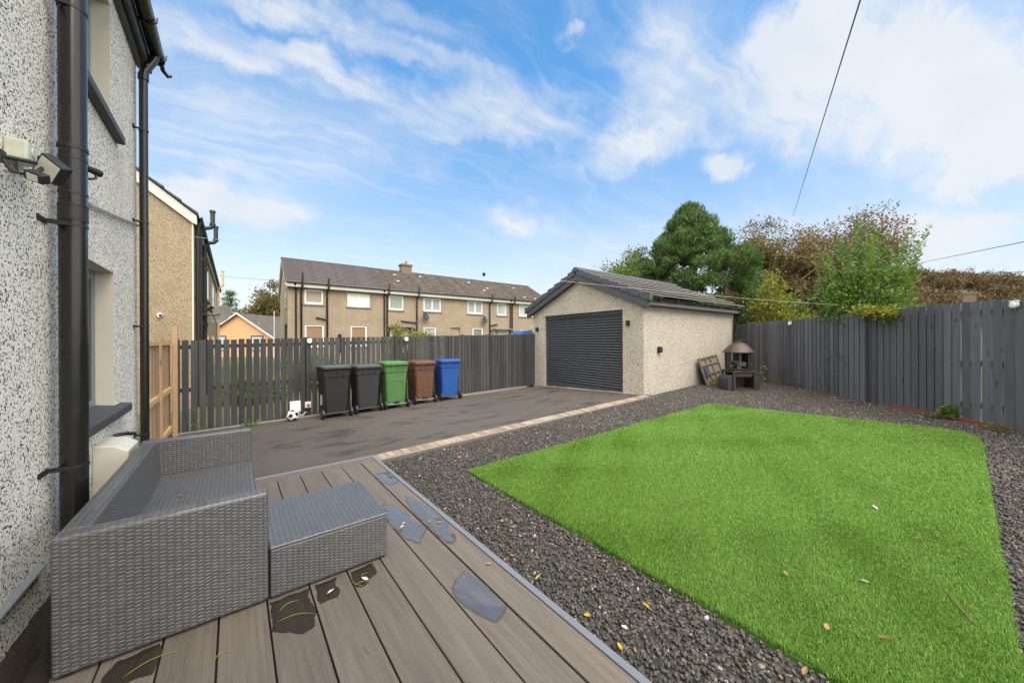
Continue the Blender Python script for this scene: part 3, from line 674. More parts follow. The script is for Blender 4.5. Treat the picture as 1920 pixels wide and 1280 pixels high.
MB().box(-.042, .042, -.0205, -.0185, -.042, .042, M1).build('lens', MAT['lamp_glass'], hd)
M2 = Matrix.Translation((.125, -.053, -.074)) @ Matrix.Rotation(R(-35), 4, 'Z') @ Matrix.Rotation(R(30), 4, 'X') @ Matrix.Rotation(R(25), 4, 'Y')
h_ = MB(); h_.box(-.035, .035, -.016, .025, -.022, .022, M2); se = h_.build('sensor', MAT['black'], t, bevel=.006)
MB().box(-.020, .020, -.0185, -.0165, -.015, .015, M2).build('lens', MAT['lamp_glass'], se)
t = root('security_camera', (-.717, 3.335, 2.515), 'small black cylindrical camera strapped to the thick downpipe', 'camera')
MB().tube([(-.01, .0, .015), (.03, .05, .012), (.045, .068, .01)], [.018, .022, .022], 14).build('body', MAT['black'], t, smooth=True)
b = MB(); b.tube([(-.02, -.01, -.045), (.01, .02, -.05), (.03, .045, -.03), (.03, .05, 0)], .007, 8); b.build('bracket', MAT['black'], t, smooth=True)
t = root('meter_box', (HX, 4.03, -.02), 'cream chamfered meter box against the house wall behind the sofa', 'meter box')
mb = MB(); prof = [(0, -.18), (.19, -.18), (.19, .62), (.115, .67), (0, .685)]
mb.prism(prof, lambda u, v, t_: (u, t_, v), 0, .36); mb.build('body', MAT['stone_white'], t, bevel=.008)
MB().tube([(.02, .50, .66), (.06, .52, .665), (.09, .55, .66), (.13, .62, .64)], .016, 8).build('hose', MAT['pvc'], t, smooth=True)

# ------------------------------------------------------------------ garage, local x = depth, y = along its front (to the left), z absolute
GAN = R(-2.4); GO = Vector((8.026, 4.886, 0))
gr = root('garage', GO, 'buff roughcast single garage with dark roller door and low tiled gable roof', 'garage', rz=GAN)
W_, L_ = 4.33, 5.05; RI = W_/2; PITCH = .416
def roofz(y, z0=3.26): return z0 - PITCH*abs(y-RI)
mb = MB(); mr = MB(); op = (.62, 3.74, -.3, 2.275)
us = [0, op[0], RI, op[1], W_]
def gq(a, b, za0, zb0, za1, zb1): mb.quad((0, b, zb0), (0, a, za0), (0, a, za1), (0, b, zb1))
for a, b in zip(us[:-1], us[1:]):
    lo = op[3] if op[0] <= a and b <= op[1] else -.3
    gq(a, b, lo, lo, roofz(a), roofz(b))
for yy in (op[0], op[1]): mb.quad((0, yy, -.3), (.13, yy, -.3), (.13, yy, op[3]), (0, yy, op[3]))
mb.quad((0, op[0], op[3]), (.13, op[0], op[3]), (.13, op[1], op[3]), (0, op[1], op[3]))
for yy in (0, W_): mb.quad((0, yy, -.3), (L_, yy, -.3), (L_, yy, roofz(0)), (0, yy, roofz(0)))
mb.add([(L_, 0, -.3), (L_, W_, -.3), (L_, W_, roofz(0)), (L_, RI, roofz(RI)), (L_, 0, roofz(0))], [(0, 1, 2, 3, 4)])
mb.build('wall', MAT['garage_cast'], gr)
# roller door
mb = MB(); n = 27; z0, z1 = .13, 2.17; sh = (z1-z0)/n
for i in range(n):
    za = z0+i*sh; prof = []
    for k in range(7):
        t_ = k/6; prof.append((.100-.026*math.sin(math.pi*t_)**.8, za+.007+(sh-.007)*t_))
    prof = [(.108, za), (.104, za+.006)]+prof+[(.108, za+sh)]
    for k in range(len(prof)-1):
        (xa, zz0), (xb, zz1) = prof[k], prof[k+1]; mb.quad((xa, op[1]-.05, zz0), (xa, op[0]+.05, zz0), (xb, op[0]+.05, zz1), (xb, op[1]-.05, zz1))
door = mb.build('roller_door', MAT['anthracite'], gr, smooth=True, angle=50)
MB().box(.078, .11, op[0]+.06, op[1]-.06, -.06, .128).build('bottom_rail', MAT['anthracite'], door, bevel=.004)
mb = MB(); mb.box(.06, .125, op[0]+.001, op[0]+.075, -.1, 2.172); mb.piece(); mb.box(.06, .125, op[1]-.085, op[1]-.001, -.1, 2.172); mb.piece(); mb.box(.05, .125, op[0]+.001, op[1]-.001, 2.174, 2.274); mb.build('guide_rail', MAT['anthracite'], door, bevel=.004)
MB().box(.074, .0775, .72, .90, .035, .062).build('plate', MAT['white'], door)
# roof: tile courses, verge caps, ridge, barge boards, fascia, gutter
def rt(y, off=0.0): return 3.545 + off - PITCH*abs(y-RI)
mb = MB(); NC = 8; EO = .30
ys = np.linspace(RI-.02, -EO, NC+1)
for side in (1, -1):
    for k in range(NC):
        ya, yb = ys[k]+.05*(k > 0), ys[k+1]
        za, zb = rt(ya, -.012), rt(yb, .058)
        prof = [(ya, za), (yb, zb), (yb, zb-.024), (ya, za-.03)]
        fn = (lambda u, v, t_: (t_, u, v)) if side == 1 else (lambda u, v, t_: (t_, 2*RI-u, v))
        m_ = 15; xs_ = np.linspace(-.05, L_+.10, m_+1)
        for i in range(m_):
            j = random.uniform(-.003, .003); mb.prism([(u, v+j) for u, v in prof], fn, xs_[i]+.0015, xs_[i+1]-.0015)
roof = mb.build('roof', MAT['tile_grey'], gr)
mb = MB()
for side in (1, -1):
    for k in range(NC):
        ya, yb = ys[k]-.006, ys[k+1]+.006
        prof = [(ya, rt(ya, .02)), (yb, rt(yb, .078)), (yb, rt(yb, -.11)), (ya, rt(ya, -.13))]
        fn = (lambda u, v, t_: (t_, u, v)) if side == 1 else (lambda u, v, t_: (t_, 2*RI-u, v))
        mb.prism(prof, fn, -.17, -.052)
    mb.piece()
mb.build('verge_cap', MAT['trim_dark'], roof, bevel=.006)
mb = MB(); n = 12; xs_ = np.linspace(-.19, L_+.2, n+1)
for i in range(n):
    mb.prism([(RI-.15, rt(RI-.15, .058)), (RI-.05, rt(RI, .085)), (RI+.05, rt(RI, .085)), (RI+.15, rt(RI-.15, .058)), (RI+.13, rt(RI-.15, .02)), (RI-.13, rt(RI-.15, .02))], lambda u, v, t_: (t_, u, v), xs_[i]+.003, xs_[i+1]-.003)
mb.build('ridge', MAT['trim_dark'], roof, bevel=.008)
mb = MB()
for side in (1, -1):
    fn = (lambda u, v, t_: (t_, u, v)) if side == 1 else (lambda u, v, t_: (t_, 2*RI-u, v))
    mb.piece(); mb.prism([(RI, rt(RI, -.115)), (-.20, rt(-.20, -.115)), (-.20, rt(-.20, -.30)), (RI, rt(RI, -.30))], fn, -.145, -.115)
    mb.prism([(RI, rt(RI, -.285)), (-.18, rt(-.18, -.285)), (-.18, rt(-.18, -.297)), (RI, rt(RI, -.297))], fn, -.114, -.002)
    mb.prism([(-.005, 2.29), (-.21, 2.29), (-.21, 2.47), (-.005, 2.47)], fn, -.13, -.06)
mb.build('barge_board', MAT['trim_dark'], gr, bevel=.003)
mb = MB()
for y0, y1, y2, y3 in ((-.215, -.195, -.194, -.003), (W_+.195, W_+.215, W_+.003, W_+.194)): mb.piece().box(-.06, L_+.08, y0, y1, 2.33, 2.50); mb.box(-.055, L_+.05, y2, y3, 2.335, 2.347)
mb.build('fascia', MAT['soffit'], gr)
mb = MB(); prof = [(.055*math.cos(t_), .055*math.sin(t_)) for t_ in np.linspace(math.pi, 2*math.pi, 9)]+[(.048*math.cos(t_), .048*math.sin(t_)) for t_ in np.linspace(2*math.pi, math.pi, 9)]
mb.prism(prof, lambda u, v, t_: (t_, -.275+u, 2.485+v), -.10, L_+.14)
for x in np.arange(.2, L_, .8): mb.box(x, x+.02, -.335, -.216, 2.42, 2.49)
mb.build('gutter', MAT['pvc'], gr, smooth=True)
mb = MB(); mb.tube([(L_-.02, -.275, 2.45), (L_-.02, -.275, 2.36), (L_-.06, -.08, 2.22), (L_-.06, -.055, 2.14), (L_-.06, -.055, .15)], .036, 14)
mb.lathe([(.036, 1.73), (.042, 1.73), (.042, 1.76), (.036, 1.76)], (L_-.06, -.055, 0), 14); mb.build('downpipe', MAT['pvc'], gr, smooth=True)
# wall lamps and socket on the garage
def gw(x, y, z): return GO + Matrix.Rotation(GAN, 3, 'Z') @ Vector((x, y, z))
for yy, zz, lab in ((.43, 1.90, 'black up and down wall lamp right of the roller door'), (4.08, 1.84, 'black up and down wall lamp left of the roller door, near the picket fence')):
    t = root('wall_lamp', gw(0, yy, zz), lab, 'wall lamp', 'wall lamps on the garage front', GAN)
    MB().box(-.025, 0, -.03, .03, -.075, .075).build('back_plate', MAT['black'], t, bevel=.004)
    MB().tube([(-.085, 0, -.07), (-.085, 0, .07)], .034, 16).tube([(-.05, 0, 0), (-.02, 0, 0)], .015, 8).build('lamp_body', MAT['black'], t, smooth=True)
t = root('outdoor_socket', gw(.665, 0, 1.21), 'black weatherproof socket with a plug on the garage side wall', 'socket', None, GAN)
MB().box(-.075, .075, -.06, 0, -.075, .085).build('box', MAT['black'], t, bevel=.012)
MB().box(-.055, .065, -.085, -.06, -.055, .07).build('cover', MAT['frame_dark'], t, bevel=.01)
MB().tube([(.035, -.06, -.075), (.035, -.06, -.125)], .012, 8).piece().tube([(-.02, -.05, -.075), (-.02, -.05, -.11)], .009, 8).build('cable', MAT['white'], t)
# ------------------------------------------------------------------ fences
def boards(mb, xs_, wd, zb, zt, y0, y1, jit=.006, tilt=.003, dep=.002):
    for x in xs_:
        a = x+random.uniform(-.003, .003); b = a+wd; l = random.uniform(-tilt, tilt); zt_ = zt(x)+random.uniform(-jit, jit); zb_ = zb(x)
        dy = random.uniform(-dep, dep)
        mb.add([(a, y0+dy, zb_), (b, y0+dy, zb_), (b, y1, zb_), (a, y1, zb_), (a+l, y0+dy, zt_), (b+l, y0+dy, zt_+random.uniform(-.003, .003)), (b+l, y1, zt_), (a+l, y1, zt_)],
               [(0, 3, 2, 1), (4, 5, 6, 7), (0, 1, 5, 4), (1, 2, 6, 5), (2, 3, 7, 6), (3, 0, 4, 7)])
def slant_box(mb, x0, x1, y0, y1, f, h):
    mb.add([(x0, y0, f(x0)), (x1, y0, f(x1)), (x1, y1, f(x1)), (x0, y1, f(x0)), (x0, y0, f(x0)+h), (x1, y0, f(x1)+h), (x1, y1, f(x1)+h), (x0, y1, f(x0)+h)],
           [(0, 3, 2, 1), (4, 5, 6, 7), (0, 1, 5, 4), (1, 2, 6, 5), (2, 3, 7, 6), (3, 0, 4, 7)])
LF = R(math.degrees(math.atan2(LD[1], LD[0])))
fr = root('picket_fence', (LA[0], LA[1], 0), 'dark grey picket fence with gaps behind the row of wheelie bins', 'fence', rz=LF)
LLEN = float(np.linalg.norm(LB-LA))
ltop = lambda x: 1.482+x*.0228
lbot = lambda x: gf(LA[0]+x*LD[0], LA[1]+x*LD[1])+.035
mb = MB(); boards(mb, np.arange(-.035, 4.9, .1165), .093, lbot, ltop, -.018, 0); boards(mb, np.arange(4.93, LLEN-.05, .112), .097, lbot, ltop, -.018, 0); mb.build('boards', MAT['fence_left'], fr)
mb = MB()
for dz in (-.165, -.95): mb.piece(); slant_box(mb, -.03, LLEN-.02, .003, .045, lambda x: ltop(x)+dz, .07)
mb.build('rail', MAT['fence_rail'], fr)
mb = MB(); boards(mb, np.arange(5.6, LLEN-.1, .112), .1, lambda x: ltop(x)-.93, lambda x: ltop(x)-.03, .048, .062); mb.build('backing_boards', MAT['fence_left'], fr)
for x in (-.05, 2.03, 4.05, 6.1, LLEN-.14): MB().box(x, x+.09, .047, .13, lbot(x)-.2, ltop(x)+.02).build('post', MAT['fence_rail'], fr)
RZ = math.atan2(FD[1], FD[0])
rr = root('board_fence', (GA[0], GA[1], 0), 'tall grey close-boarded fence along the right side of the lawn', 'fence', rz=RZ)
rtop = lambda x: 2.045 - .010*x + .012*math.sin(x*1.3)
rbot = lambda x: gf(GA[0]+x*FD[0], GA[1]+x*FD[1])+(.075 if -.0 <= x < 1.75 else .01)
mb = MB(); boards(mb, np.arange(.005, 2.2, .1275), .110, rbot, rtop, .0, .019, dep=.006); boards(mb, np.arange(2.18, 6.95, .1275), .106, rbot, rtop, .0, .019, .008, .004, .007); boards(mb, np.arange(-.1365-.1275*17, -.13, .1275), .115, rbot, lambda x: rtop(x)+.0, .015, .034)
mb.build('boards', MAT['fence'], rr)
mb = MB()
for dz in (-.2, -1.0, -1.65): mb.piece(); slant_box(mb, .0, 6.9, -.05, -.004, lambda x: rtop(x)+dz, .08); mb.piece(); slant_box(mb, -2.4, -.12, -.05, .01, lambda x: rtop(x)+dz, .08)
mb.build('rail', MAT['fence_rail'], rr)
for x in (-.105, 1.85, 3.75, 5.6, 6.8): MB().box(x, x+.095, -.15, -.051, rbot(x)-.3, rtop(x)-.02).build('post', MAT['fence_rail'], rr)
mb = MB(); boards(mb, np.arange(.7, 6.8, .1275), .13, lambda x: rbot(x)+.02, lambda x: rtop(x)-.06, -.075, -.055); mb.build('backing_boards', MAT['fence_rail'], rr)
mb = MB(); slant_box(mb, -.0, 1.75, -.01, .03, lambda x: gf(GA[0]+x*FD[0], GA[1]+x*FD[1])-.06, .132); mb.build('gravel_board', MAT['brick_red'], rr, bevel=.004)
# natural timber panel between the house corner and the picket fence
tr_ = root('timber_fence', (-.90, 6.30, -.2), 'unpainted pine fence panel between the house corner and the picket fence', 'fence', rz=R(90))
mb = MB(); boards(mb, np.arange(.0, 2.25, .148), .143, lambda x: .05, lambda x: 1.66+.03*math.sin(x*9), .0, .018, .03); mb.build('boards', MAT['timber'], tr_)
mb = MB(); slant_box(mb, .0, 2.3, -.045, -.002, lambda x: .80, .07); mb.piece(); slant_box(mb, .0, 2.3, -.045, -.002, lambda x: 1.60, .055); mb.piece(); slant_box(mb, 0, 2.3, -.04, -.002, lambda x: .12, .07); mb.build('rail', MAT['timber_rail'], tr_)
mb = MB(); mb.box(2.18, 2.27, -.11, -.046, 0, 1.92); mb.piece(); mb.box(.9, .95, -.075, -.046, .02, 1.75, Matrix.Rotation(R(-3), 4, 'Y')); mb.build('post', MAT['timber'], tr_)

def on_left(x, dz, y=-.03): a = LA+LD*x; n_ = np.array([LD[1], -LD[0]]); p = a + n_*(-y); return Vector((p[0], p[1], ltop(x)+dz))
def on_right(x, dz, y=.03): p = GA+FD*x+FN*y; return Vector((p[0], p[1], rtop(x)+dz))
def fence_lamp(loc, ang, lab):
    t = root('fence_lamp', loc, lab, 'fence lamp', 'round solar lamps on the fences', ang)       # local -y faces the garden
    MB().lathe([(0, .0), (.05, .0), (.056, -.012), (.052, -.03)], (0, 0, 0), 20, Matrix.Rotation(R(-90), 4, 'X')).build('back_shell', MAT['dirty_white'], t, smooth=True)
    M = Matrix.Rotation(R(90), 4, 'X'); MB().lathe([(.052, .0), (.049, .022), (.036, .038), (.0, .045)], (0, 0, 0), 20, M).build('cover', MAT['white'], t, smooth=True)
    MB().box(-.05, .05, -.03, .012, .03, .062).build('cap', MAT['dirty_white'], t, bevel=.01)
fence_lamp(on_left(2.12, -.075), LF, 'round pale lamp on the picket fence above the first black bin')
fence_lamp(on_left(4.34, -.085), LF, 'round pale lamp on the picket fence above the green and brown bins')
fence_lamp(on_right(4.43, -.10), RZ+math.pi, 'small white lamp on the grey board fence nearest the garage')
fence_lamp(on_right(2.05, -.135), RZ+math.pi, 'white lamp on the grey board fence below the overhanging shrub')
fence_lamp(on_right(-.03, -.10, .05), RZ+math.pi, 'white lamp at the near right end of the grey board fence')

# electrical boxes on the picket fence
t = root('electrical_box', on_left(1.84, -1.46, -.022), 'white square electrical box low on the picket fence beside the football', 'electrical box', rz=LF)
MB().box(-.10, .10, -.07, 0, -.11, .12).build('body', MAT['white'], t, bevel=.008); mb = MB()
for x in (-.085, .085):
    for z in (-.095, .105): mb.piece().box(x-.008, x+.008, -.073, -.07, z-.008, z+.008)
mb.build('screw', MAT['frame_grey'], t)
mb = MB()
for x in (.06, .085): mb.piece().tube([(x, -.03, -.11), (x, -.03, -.17), (x+.06, -.02, -.21), (x+.13, -.03, -.13)], .006, 6)
mb.build('cable', MAT['white'], t)
t = root('isolator_switch', on_left(2.08, -1.45, -.022), 'small white isolator switch with orange red knob beside the electrical box', 'switch', rz=LF)
MB().box(-.055, .055, -.06, 0, -.06, .065).build('body', MAT['white'], t, bevel=.006)
MB().tube([(0, -.06, .0), (0, -.085, 0)], .03, 16).box(-.008, .008, -.1, -.08, -.03, .03).build('knob', MAT['red'], t)

# football
bm = bmesh.new(); bmesh.ops.create_icosphere(bm, subdivisions=4, radius=.112); me = bpy.data.meshes.new('football'); bm.to_mesh(me); bm.free()
me.materials.append(MAT['white']); me.materials.append(MAT['black']); ph = (1+5**.5)/2
ico = [Vector(v).normalized() for v in [(0, 1, ph), (0, -1, ph), (0, 1, -ph), (0, -1, -ph), (1, ph, 0), (-1, ph, 0), (1, -ph, 0), (-1, -ph, 0), (ph, 0, 1), (-ph, 0, 1), (ph, 0, -1), (-ph, 0, -1)]]
for p in me.polygons: p.use_smooth = True; p.material_index = 1 if max(p.center.normalized().dot(v) for v in ico) > .935 else 0
fb = bpy.data.objects.new('football', me); COL.objects.link(fb); fb.location = (.93, 8.46, gf(.93, 8.46)+.124); fb.rotation_euler = (.5, .9, .3)
tag(fb, 'white football with dark panels by the foot of the picket fence', 'football')

# ------------------------------------------------------------------ wheelie bins
def binmat(name, c, r=.5): return plain(name, c, r, var=.38, scale=8, bump=.08)
BM = {'black': binmat('black bin plastic', (.011, .011, .012)), 'charcoal': binmat('charcoal bin plastic', (.023, .023, .025)), 'green': binmat('green bin plastic', (.062, .155, .042)), 'brown': binmat('brown bin plastic', (.105, .046, .028)), 'blue': binmat('blue bin plastic', (.010, .065, .26)), 'lid': binmat('grey black lid', (.055, .057, .062), .42)}
def wheelie(x, y, rz, key, label, lidm=None, panel=0, notch=True, liddown=0.0, H=1.02, lidbars=False):
    t = root('wheelie_bin', (x, y, gf(x, y)+.012), label, 'wheelie bin', 'wheelie bins along the picket fence', R(rz)); m_ = BM[key]
    mb = MB(); rings = []
    for z, hw_, yf, yb in ((.075, .215, .035, .42), (.10, .222, .03, .43), (.86, .266, .0, .51), (.86, .278, -.012, .52), (H-.04, .28, -.015, .53), (H-.04, .29, -.03, .545), (H, .29, -.03, .545)):
        c_ = .035; rings.append([(-hw_+c_, yf, z), (hw_-c_, yf, z), (hw_, yf+c_, z), (hw_, yb-c_, z), (hw_-c_, yb, z), (-hw_+c_, yb, z), (-hw_, yb-c_, z), (-hw_, yf+c_, z)])
    vs = [p for r_ in rings for p in r_]; fs = [(i*8+j, i*8+(j+1) % 8, (i+1)*8+(j+1) % 8, (i+1)*8+j) for i in range(len(rings)-1) for j in range(8)]; fs.append(tuple(range(8))[::-1]); fs.append(tuple(range(8*(len(rings)-1), 8*len(rings))))
    mb.add(vs, fs)
    if panel == 1:      # tall raised panel outline with an arched top
        pts = [(-.15, .17), (-.15, .62), (-.11, .665), (.11, .665), (.15, .62), (.15, .17)]
    elif panel == 2: pts = [(-.06, .19), (-.06, .42), (-.02, .45), (.09, .45), (.13, .42), (.13, .19)]
    else: pts = []
    for (a, b), (c, d_) in zip(pts[:-1], pts[1:]):
        fy = lambda z: .03-.03*(z-.1)/.7
        mb.tube([(a, fy(b)-.002, b), (c, fy(d_)-.002, d_)], .008, 6)
    for xx in (-.13, 0, .13): mb.box(xx-.012, xx+.012, -.028, .0, .85, H-.04)
    body = mb.build('body', m_, t, bevel=.006)
    if notch: MB().box(-.07, .07, .006, .034, .105, .165).build('foot_shade_block', MAT['black'], body)  # black block paints the shade of the opening at the bin's foot
    M = Matrix.Translation((0, -.02, H+.004)) @ Matrix.Rotation(R(liddown), 4, 'X') @ Matrix.Translation((0, .02, -H-.004))
    lm = BM[lidm] if lidm else m_
    mb = MB(); lr = []
    for z, hw_, yf, yb in ((H+.002, .298, -.045, .56), (H+.03, .296, -.045, .557), (H+.055, .25, -.015, .51), (H+.062, .2, .02, .46)):
        c_ = .045; lr.append([M @ Vector(p) for p in [(-hw_+c_, yf, z), (hw_-c_, yf, z), (hw_, yf+c_, z), (hw_, yb-c_, z), (hw_-c_, yb, z), (-hw_+c_, yb, z), (-hw_, yb-c_, z), (-hw_, yf+c_, z)]])
    vs = [p for r_ in lr for p in r_]; mb.add(vs, [(i*8+j, i*8+(j+1) % 8, (i+1)*8+(j+1) % 8, (i+1)*8+j) for i in range(3) for j in range(8)]+[tuple(range(8))[::-1], tuple(range(24, 32))])
    if lidbars:
        for xx in (-.14, 0, .14): mb.box(xx-.02, xx+.02, .02, .47, H+.06, H+.078, M)
    mb.build('lid', lm, t, bevel=.008)
    MB().tube([(-.27, -.055, H-.01), (.27, -.055, H-.01)], .016, 10).box(-.25, -.2, -.055, .0, H-.028, H+.006).box(.2, .25, -.055, 0, H-.028, H+.006).build('handle', m_, t)
    MB().tube([(-.27, .015, .1), (.27, .015, .1)], .012, 8).build('axle', MAT['frame_grey'] if key in ('green', 'brown') else MAT['frame_dark'], t)
    for sx in (-1, 1):
        M = Matrix.Translation((sx*.275, .015, .1)) @ Matrix.Rotation(R(90), 4, 'Y')
        wh = MB().lathe([(.02, -.028), (.085, -.028), (.1, -.018), (.1, .018), (.085, .028), (.02, .028)], (0, 0, 0), 20, M).build('wheel', MAT['black'], t, smooth=True)
        MB().lathe([(0, -.031), (.055, -.030), (.062, -.0285)], (0, 0, 0), 16, M).lathe([(.062, .0285), (.055, .030), (0, .031)], (0, 0, 0), 16, M).build('hub', MAT['frame_dark'], wh, smooth=True)
    return t
b1 = wheelie(1.70, 8.13, 3, 'black', 'big black wheelie bin at the left end of the row beside the electrical boxes', 'lid', 0, False, 0, 1.05, True)
MB().box(-.31, -.285, .03, .07, .30, .50).build('tag_plate', MAT['frame_grey'], b1)
wheelie(2.37, 8.22, 4, 'charcoal', 'charcoal grey wheelie bin between the black bin and the green bin', 'lid', 0, False, 0, 1.02)
wheelie(3.02, 8.25, 2, 'green', 'green wheelie bin with green lid in the middle of the row', None, 1, True, 0, 1.05)
wheelie(3.80, 8.38, 1, 'brown', 'brown wheelie bin between the green bin and the blue bin', None, 2, True, 0, 1.02)
wheelie(4.53, 8.40, -3, 'blue', 'blue wheelie bin with its lid slightly raised at the right end of the row', None, 0, False, -3.5, 1.03)

# ------------------------------------------------------------------ rattan sofa and footstool
sf = root('rattan_sofa', (-.235, 3.35, 0), 'grey woven rattan sofa without cushions standing on the deck against the house', 'sofa')
def sl_(x, y, z): return (x+.235, y-3.35, z)
def lbox(mb, x0, x1, y0, y1, z0, z1):
    a = sl_(x0, y0, z0); b = sl_(x1, y1, z1); return mb.box(a[0], b[0], a[1], b[1], a[2], b[2])
lbox(MB(), -.62, .146, 2.386, 2.475, .012, .612).build('armrest', MAT['weave'], sf, bevel=.016, seg=3)
lbox(MB(), -.62, .125, 4.225, 4.318, .012, .612).build('armrest', MAT['weave'], sf, bevel=.016, seg=3)
mb = MB(); P_ = lambda u, v, t: sl_(u, t, v)
mb.prism([(-.62, .012), (-.46, .012), (-.525, .608), (-.62, .608)], P_, 2.477, 4.223); mb.build('backrest', MAT['weave'], sf, bevel=.016, seg=3)
mb = MB(); lbox(mb, -.50, .128, 2.478, 4.222, .03, .312); mb.build('seat', MAT['weave'], sf, bevel=.012, seg=3)
mb = MB()
for x in (-.6, .08):
    for y in (2.40, 4.27): mb.piece(); lbox(mb, x, x+.04, y, y+.03, 0, .015)
mb.build('foot', MAT['black'], sf)
ot = root('rattan_footstool', (.48, 2.73, 0), 'low grey woven rattan footstool on the deck in front of the sofa', 'footstool')
mb = MB(); mb.box(-.328, .326, -.342, .345, .012, .284); mb.build('side_panel', MAT['weave'], ot, bevel=.012)
mb = MB(); mb.box(-.331, .329, -.345, .348, .280, .299); mb.build('top', MAT['weave'], ot, bevel=.009, seg=3)
mb = MB()
for x in (-.31, .27):
    for y in (-.32, .29): mb.piece().box(x, x+.04, y, y+.03, 0, .013)
mb.build('foot', MAT['black'], ot)

# ------------------------------------------------------------------ fire pit with rusty hood
fp = root('fire_pit', (10.45, 3.62, gf(10.45, 3.62)), 'rusty garden fire pit with domed hood and open black grate by the fence', 'fire pit', rz=R(-40))
mb = MB()
for sx in (-1, 1):
    for sy in (-1, 1): mb.box(sx*.26-.025, sx*.26+.025, sy*.26-.025, sy*.26+.025, .0, .52)
for z in (.0, .47):
    for s in (-1, 1): mb.box(-.235, .235, s*.26-.02, s*.26+.02, z+.002, z+.05); mb.box(s*.26-.02, s*.26+.02, -.235, .235, z+.002, z+.05)
base = mb.build('base_frame', MAT['firesteel'], fp, bevel=.004)
mb = MB(); mb.box(-.235, .235, -.2, .235, .05, .06); mb.box(-.22, .22, .2, .23, .06, .46); mb.box(-.2, .2, -.255, -.245, .36, .462); mb.build('ash_tray', MAT['rust'], base)
for s in (-1, 1):
    mb = MB(); pr = [(.0, .02), (.10, .0), (.12, .02), (.12, .30), (.08, .37), (.0, .40)]; mb.prism(pr, lambda u, v, t: (s*(.287+u), t, v), -.24, .24); mb.build('log_holder', MAT['firesteel'], fp, bevel=.006)
mb = MB(); mb.lathe([(.0, .525), (.28, .525), (.31, .55), (.31, .575)], (0, 0, 0), 28); mb.build('fire_bowl', MAT['rust'], fp, smooth=True)
mb = MB()
for k in range(8):
    a = R(22.5+45*k); mb.piece().cbox((.295*math.cos(a), .295*math.sin(a), .77), .03, .045, .42, Matrix.Rotation(a, 4, 'Z'))
mb.build('upright', MAT['firesteel'], fp)
mb = MB()
for a0, a1 in ((-20, 70), (110, 200)):
    mb.piece()
    for k in range(8):
        a, b = R(a0+(a1-a0)*k/8), R(a0+(a1-a0)*(k+1)/8); q0, q1 = (.283*math.cos(a), .283*math.sin(a)), (.283*math.cos(b), .283*math.sin(b))
        mb.add([(q0[0], q0[1], .58), (q1[0], q1[1], .58), (q1[0], q1[1], .97), (q0[0], q0[1], .97)], [(0, 1, 2, 3)])
mb.build('mesh_screen', MAT['black'], fp)
mb = MB(); mb.lathe([(.34, .975), (.365, .985), (.36, 1.0), (.30, 1.07), (.225, 1.155), (.15, 1.215), (.085, 1.24)], (0, 0, 0), 8 * 4); hood = mb.build('hood', MAT['rust'], fp, smooth=True)
mb = MB(); mb.lathe([(.085, 1.235), (.085, 1.30), (.0, 1.30)], (0, 0, 0), 20); mb.lathe([(.0, 1.335), (.10, 1.335), (.10, 1.318), (.0, 1.31)], (0, 0, 0), 20); mb.build('chimney_cap', MAT['firesteel'], hood, smooth=True)
for k, (a, l) in enumerate(((20, .4), (80, .36), (140, .38))):
    c, s = math.cos(R(a)), math.sin(R(a)); tag(MB().tube([(-c*l/2, -s*l/2, 0), (c*l/2, s*l/2, .03*k)], [.035, .03], 9).build('log', MAT['old_wood'], None, smooth=True, loc=(10.45, 3.62, gf(10.45, 3.62)+.60+.045*k)), 'pale split log lying in the bowl of the fire pit', 'log', 'logs in the fire pit')
# weathered frame leaning on the garage wall
fl = root('shelf_frame', gw(2.55, -.33, gf(10.6, 4.5)), 'weathered wooden slatted frame leaning against the garage side wall', 'wooden frame', rz=GAN)
TL = Matrix.Rotation(R(-17), 4, 'X') @ Matrix.Rotation(R(-5), 4, 'Y')
mb = MB(); 
for x in (0, .40, .72, 1.15): mb.box(x, x+(.055 if x in (0, 1.15) else .03), -.02, .02, .02, .79, TL)
for z in (.0, .28, .55, .76): mb.box(.0, 1.2, -.024, -.021+.02, z, z+.045, TL)
mb.build('frame', MAT['old_wood'], fl, bevel=.003)
mb = MB(); mb.box(.06, 1.14, .022, .034, .05, .78, TL); mb.build('back_panel', MAT['old_wood'], fl)
mb = MB(); mb.box(.09, .14, -.07, -.026, .20, .54, TL); mb.box(.15, .19, -.06, -.026, .20, .52, TL); tag(mb.build('garden_tool', MAT['blue_cover'], None, bevel=.01, loc=fl.location), 'dull blue tool handles propped in the weathered frame', 'tool')
bpy.data.objects['garden_tool'].rotation_euler = (0, 0, GAN)
# ------------------------------------------------------------------ neighbouring house (tan pebbledash)
nr = root('pebbledash_house', (HX, 12.35, -.4), 'tan pebbledash house beyond the timber fence with grey tiled gable and black pipes', 'house')
def nl(x, y, z): return Vector((x-HX, y-12.35, z+.4))
NE = 4.78; NS = .80; NY0, NY1 = 12.35, 30.0
mb = MB(); mb.quad(nl(HX, NY0, -.6), nl(HX, NY1, -.6), nl(HX, NY1, NE), nl(HX, NY0, NE))
mb.add([nl(HX-8, NY0, -.6), nl(HX, NY0, -.6), nl(HX, NY0, NE), nl(HX-4, NY0, NE+4*NS), nl(HX-8, NY0, NE)], [(0, 1, 2, 3, 4)]); mb.quad(nl(HX-8, NY1, -.6), nl(HX-8, NY0, -.6), nl(HX-8, NY0, NE), nl(HX-8, NY1, NE))
mb.add([nl(HX-8, NY1, -.6), nl(HX, NY1, -.6), nl(HX, NY1, NE), nl(HX-4, NY1, NE+4*NS), nl(HX-8, NY1, NE)], [(4, 3, 2, 1, 0)])
mb.build('wall', MAT['neigh_cast'], nr)
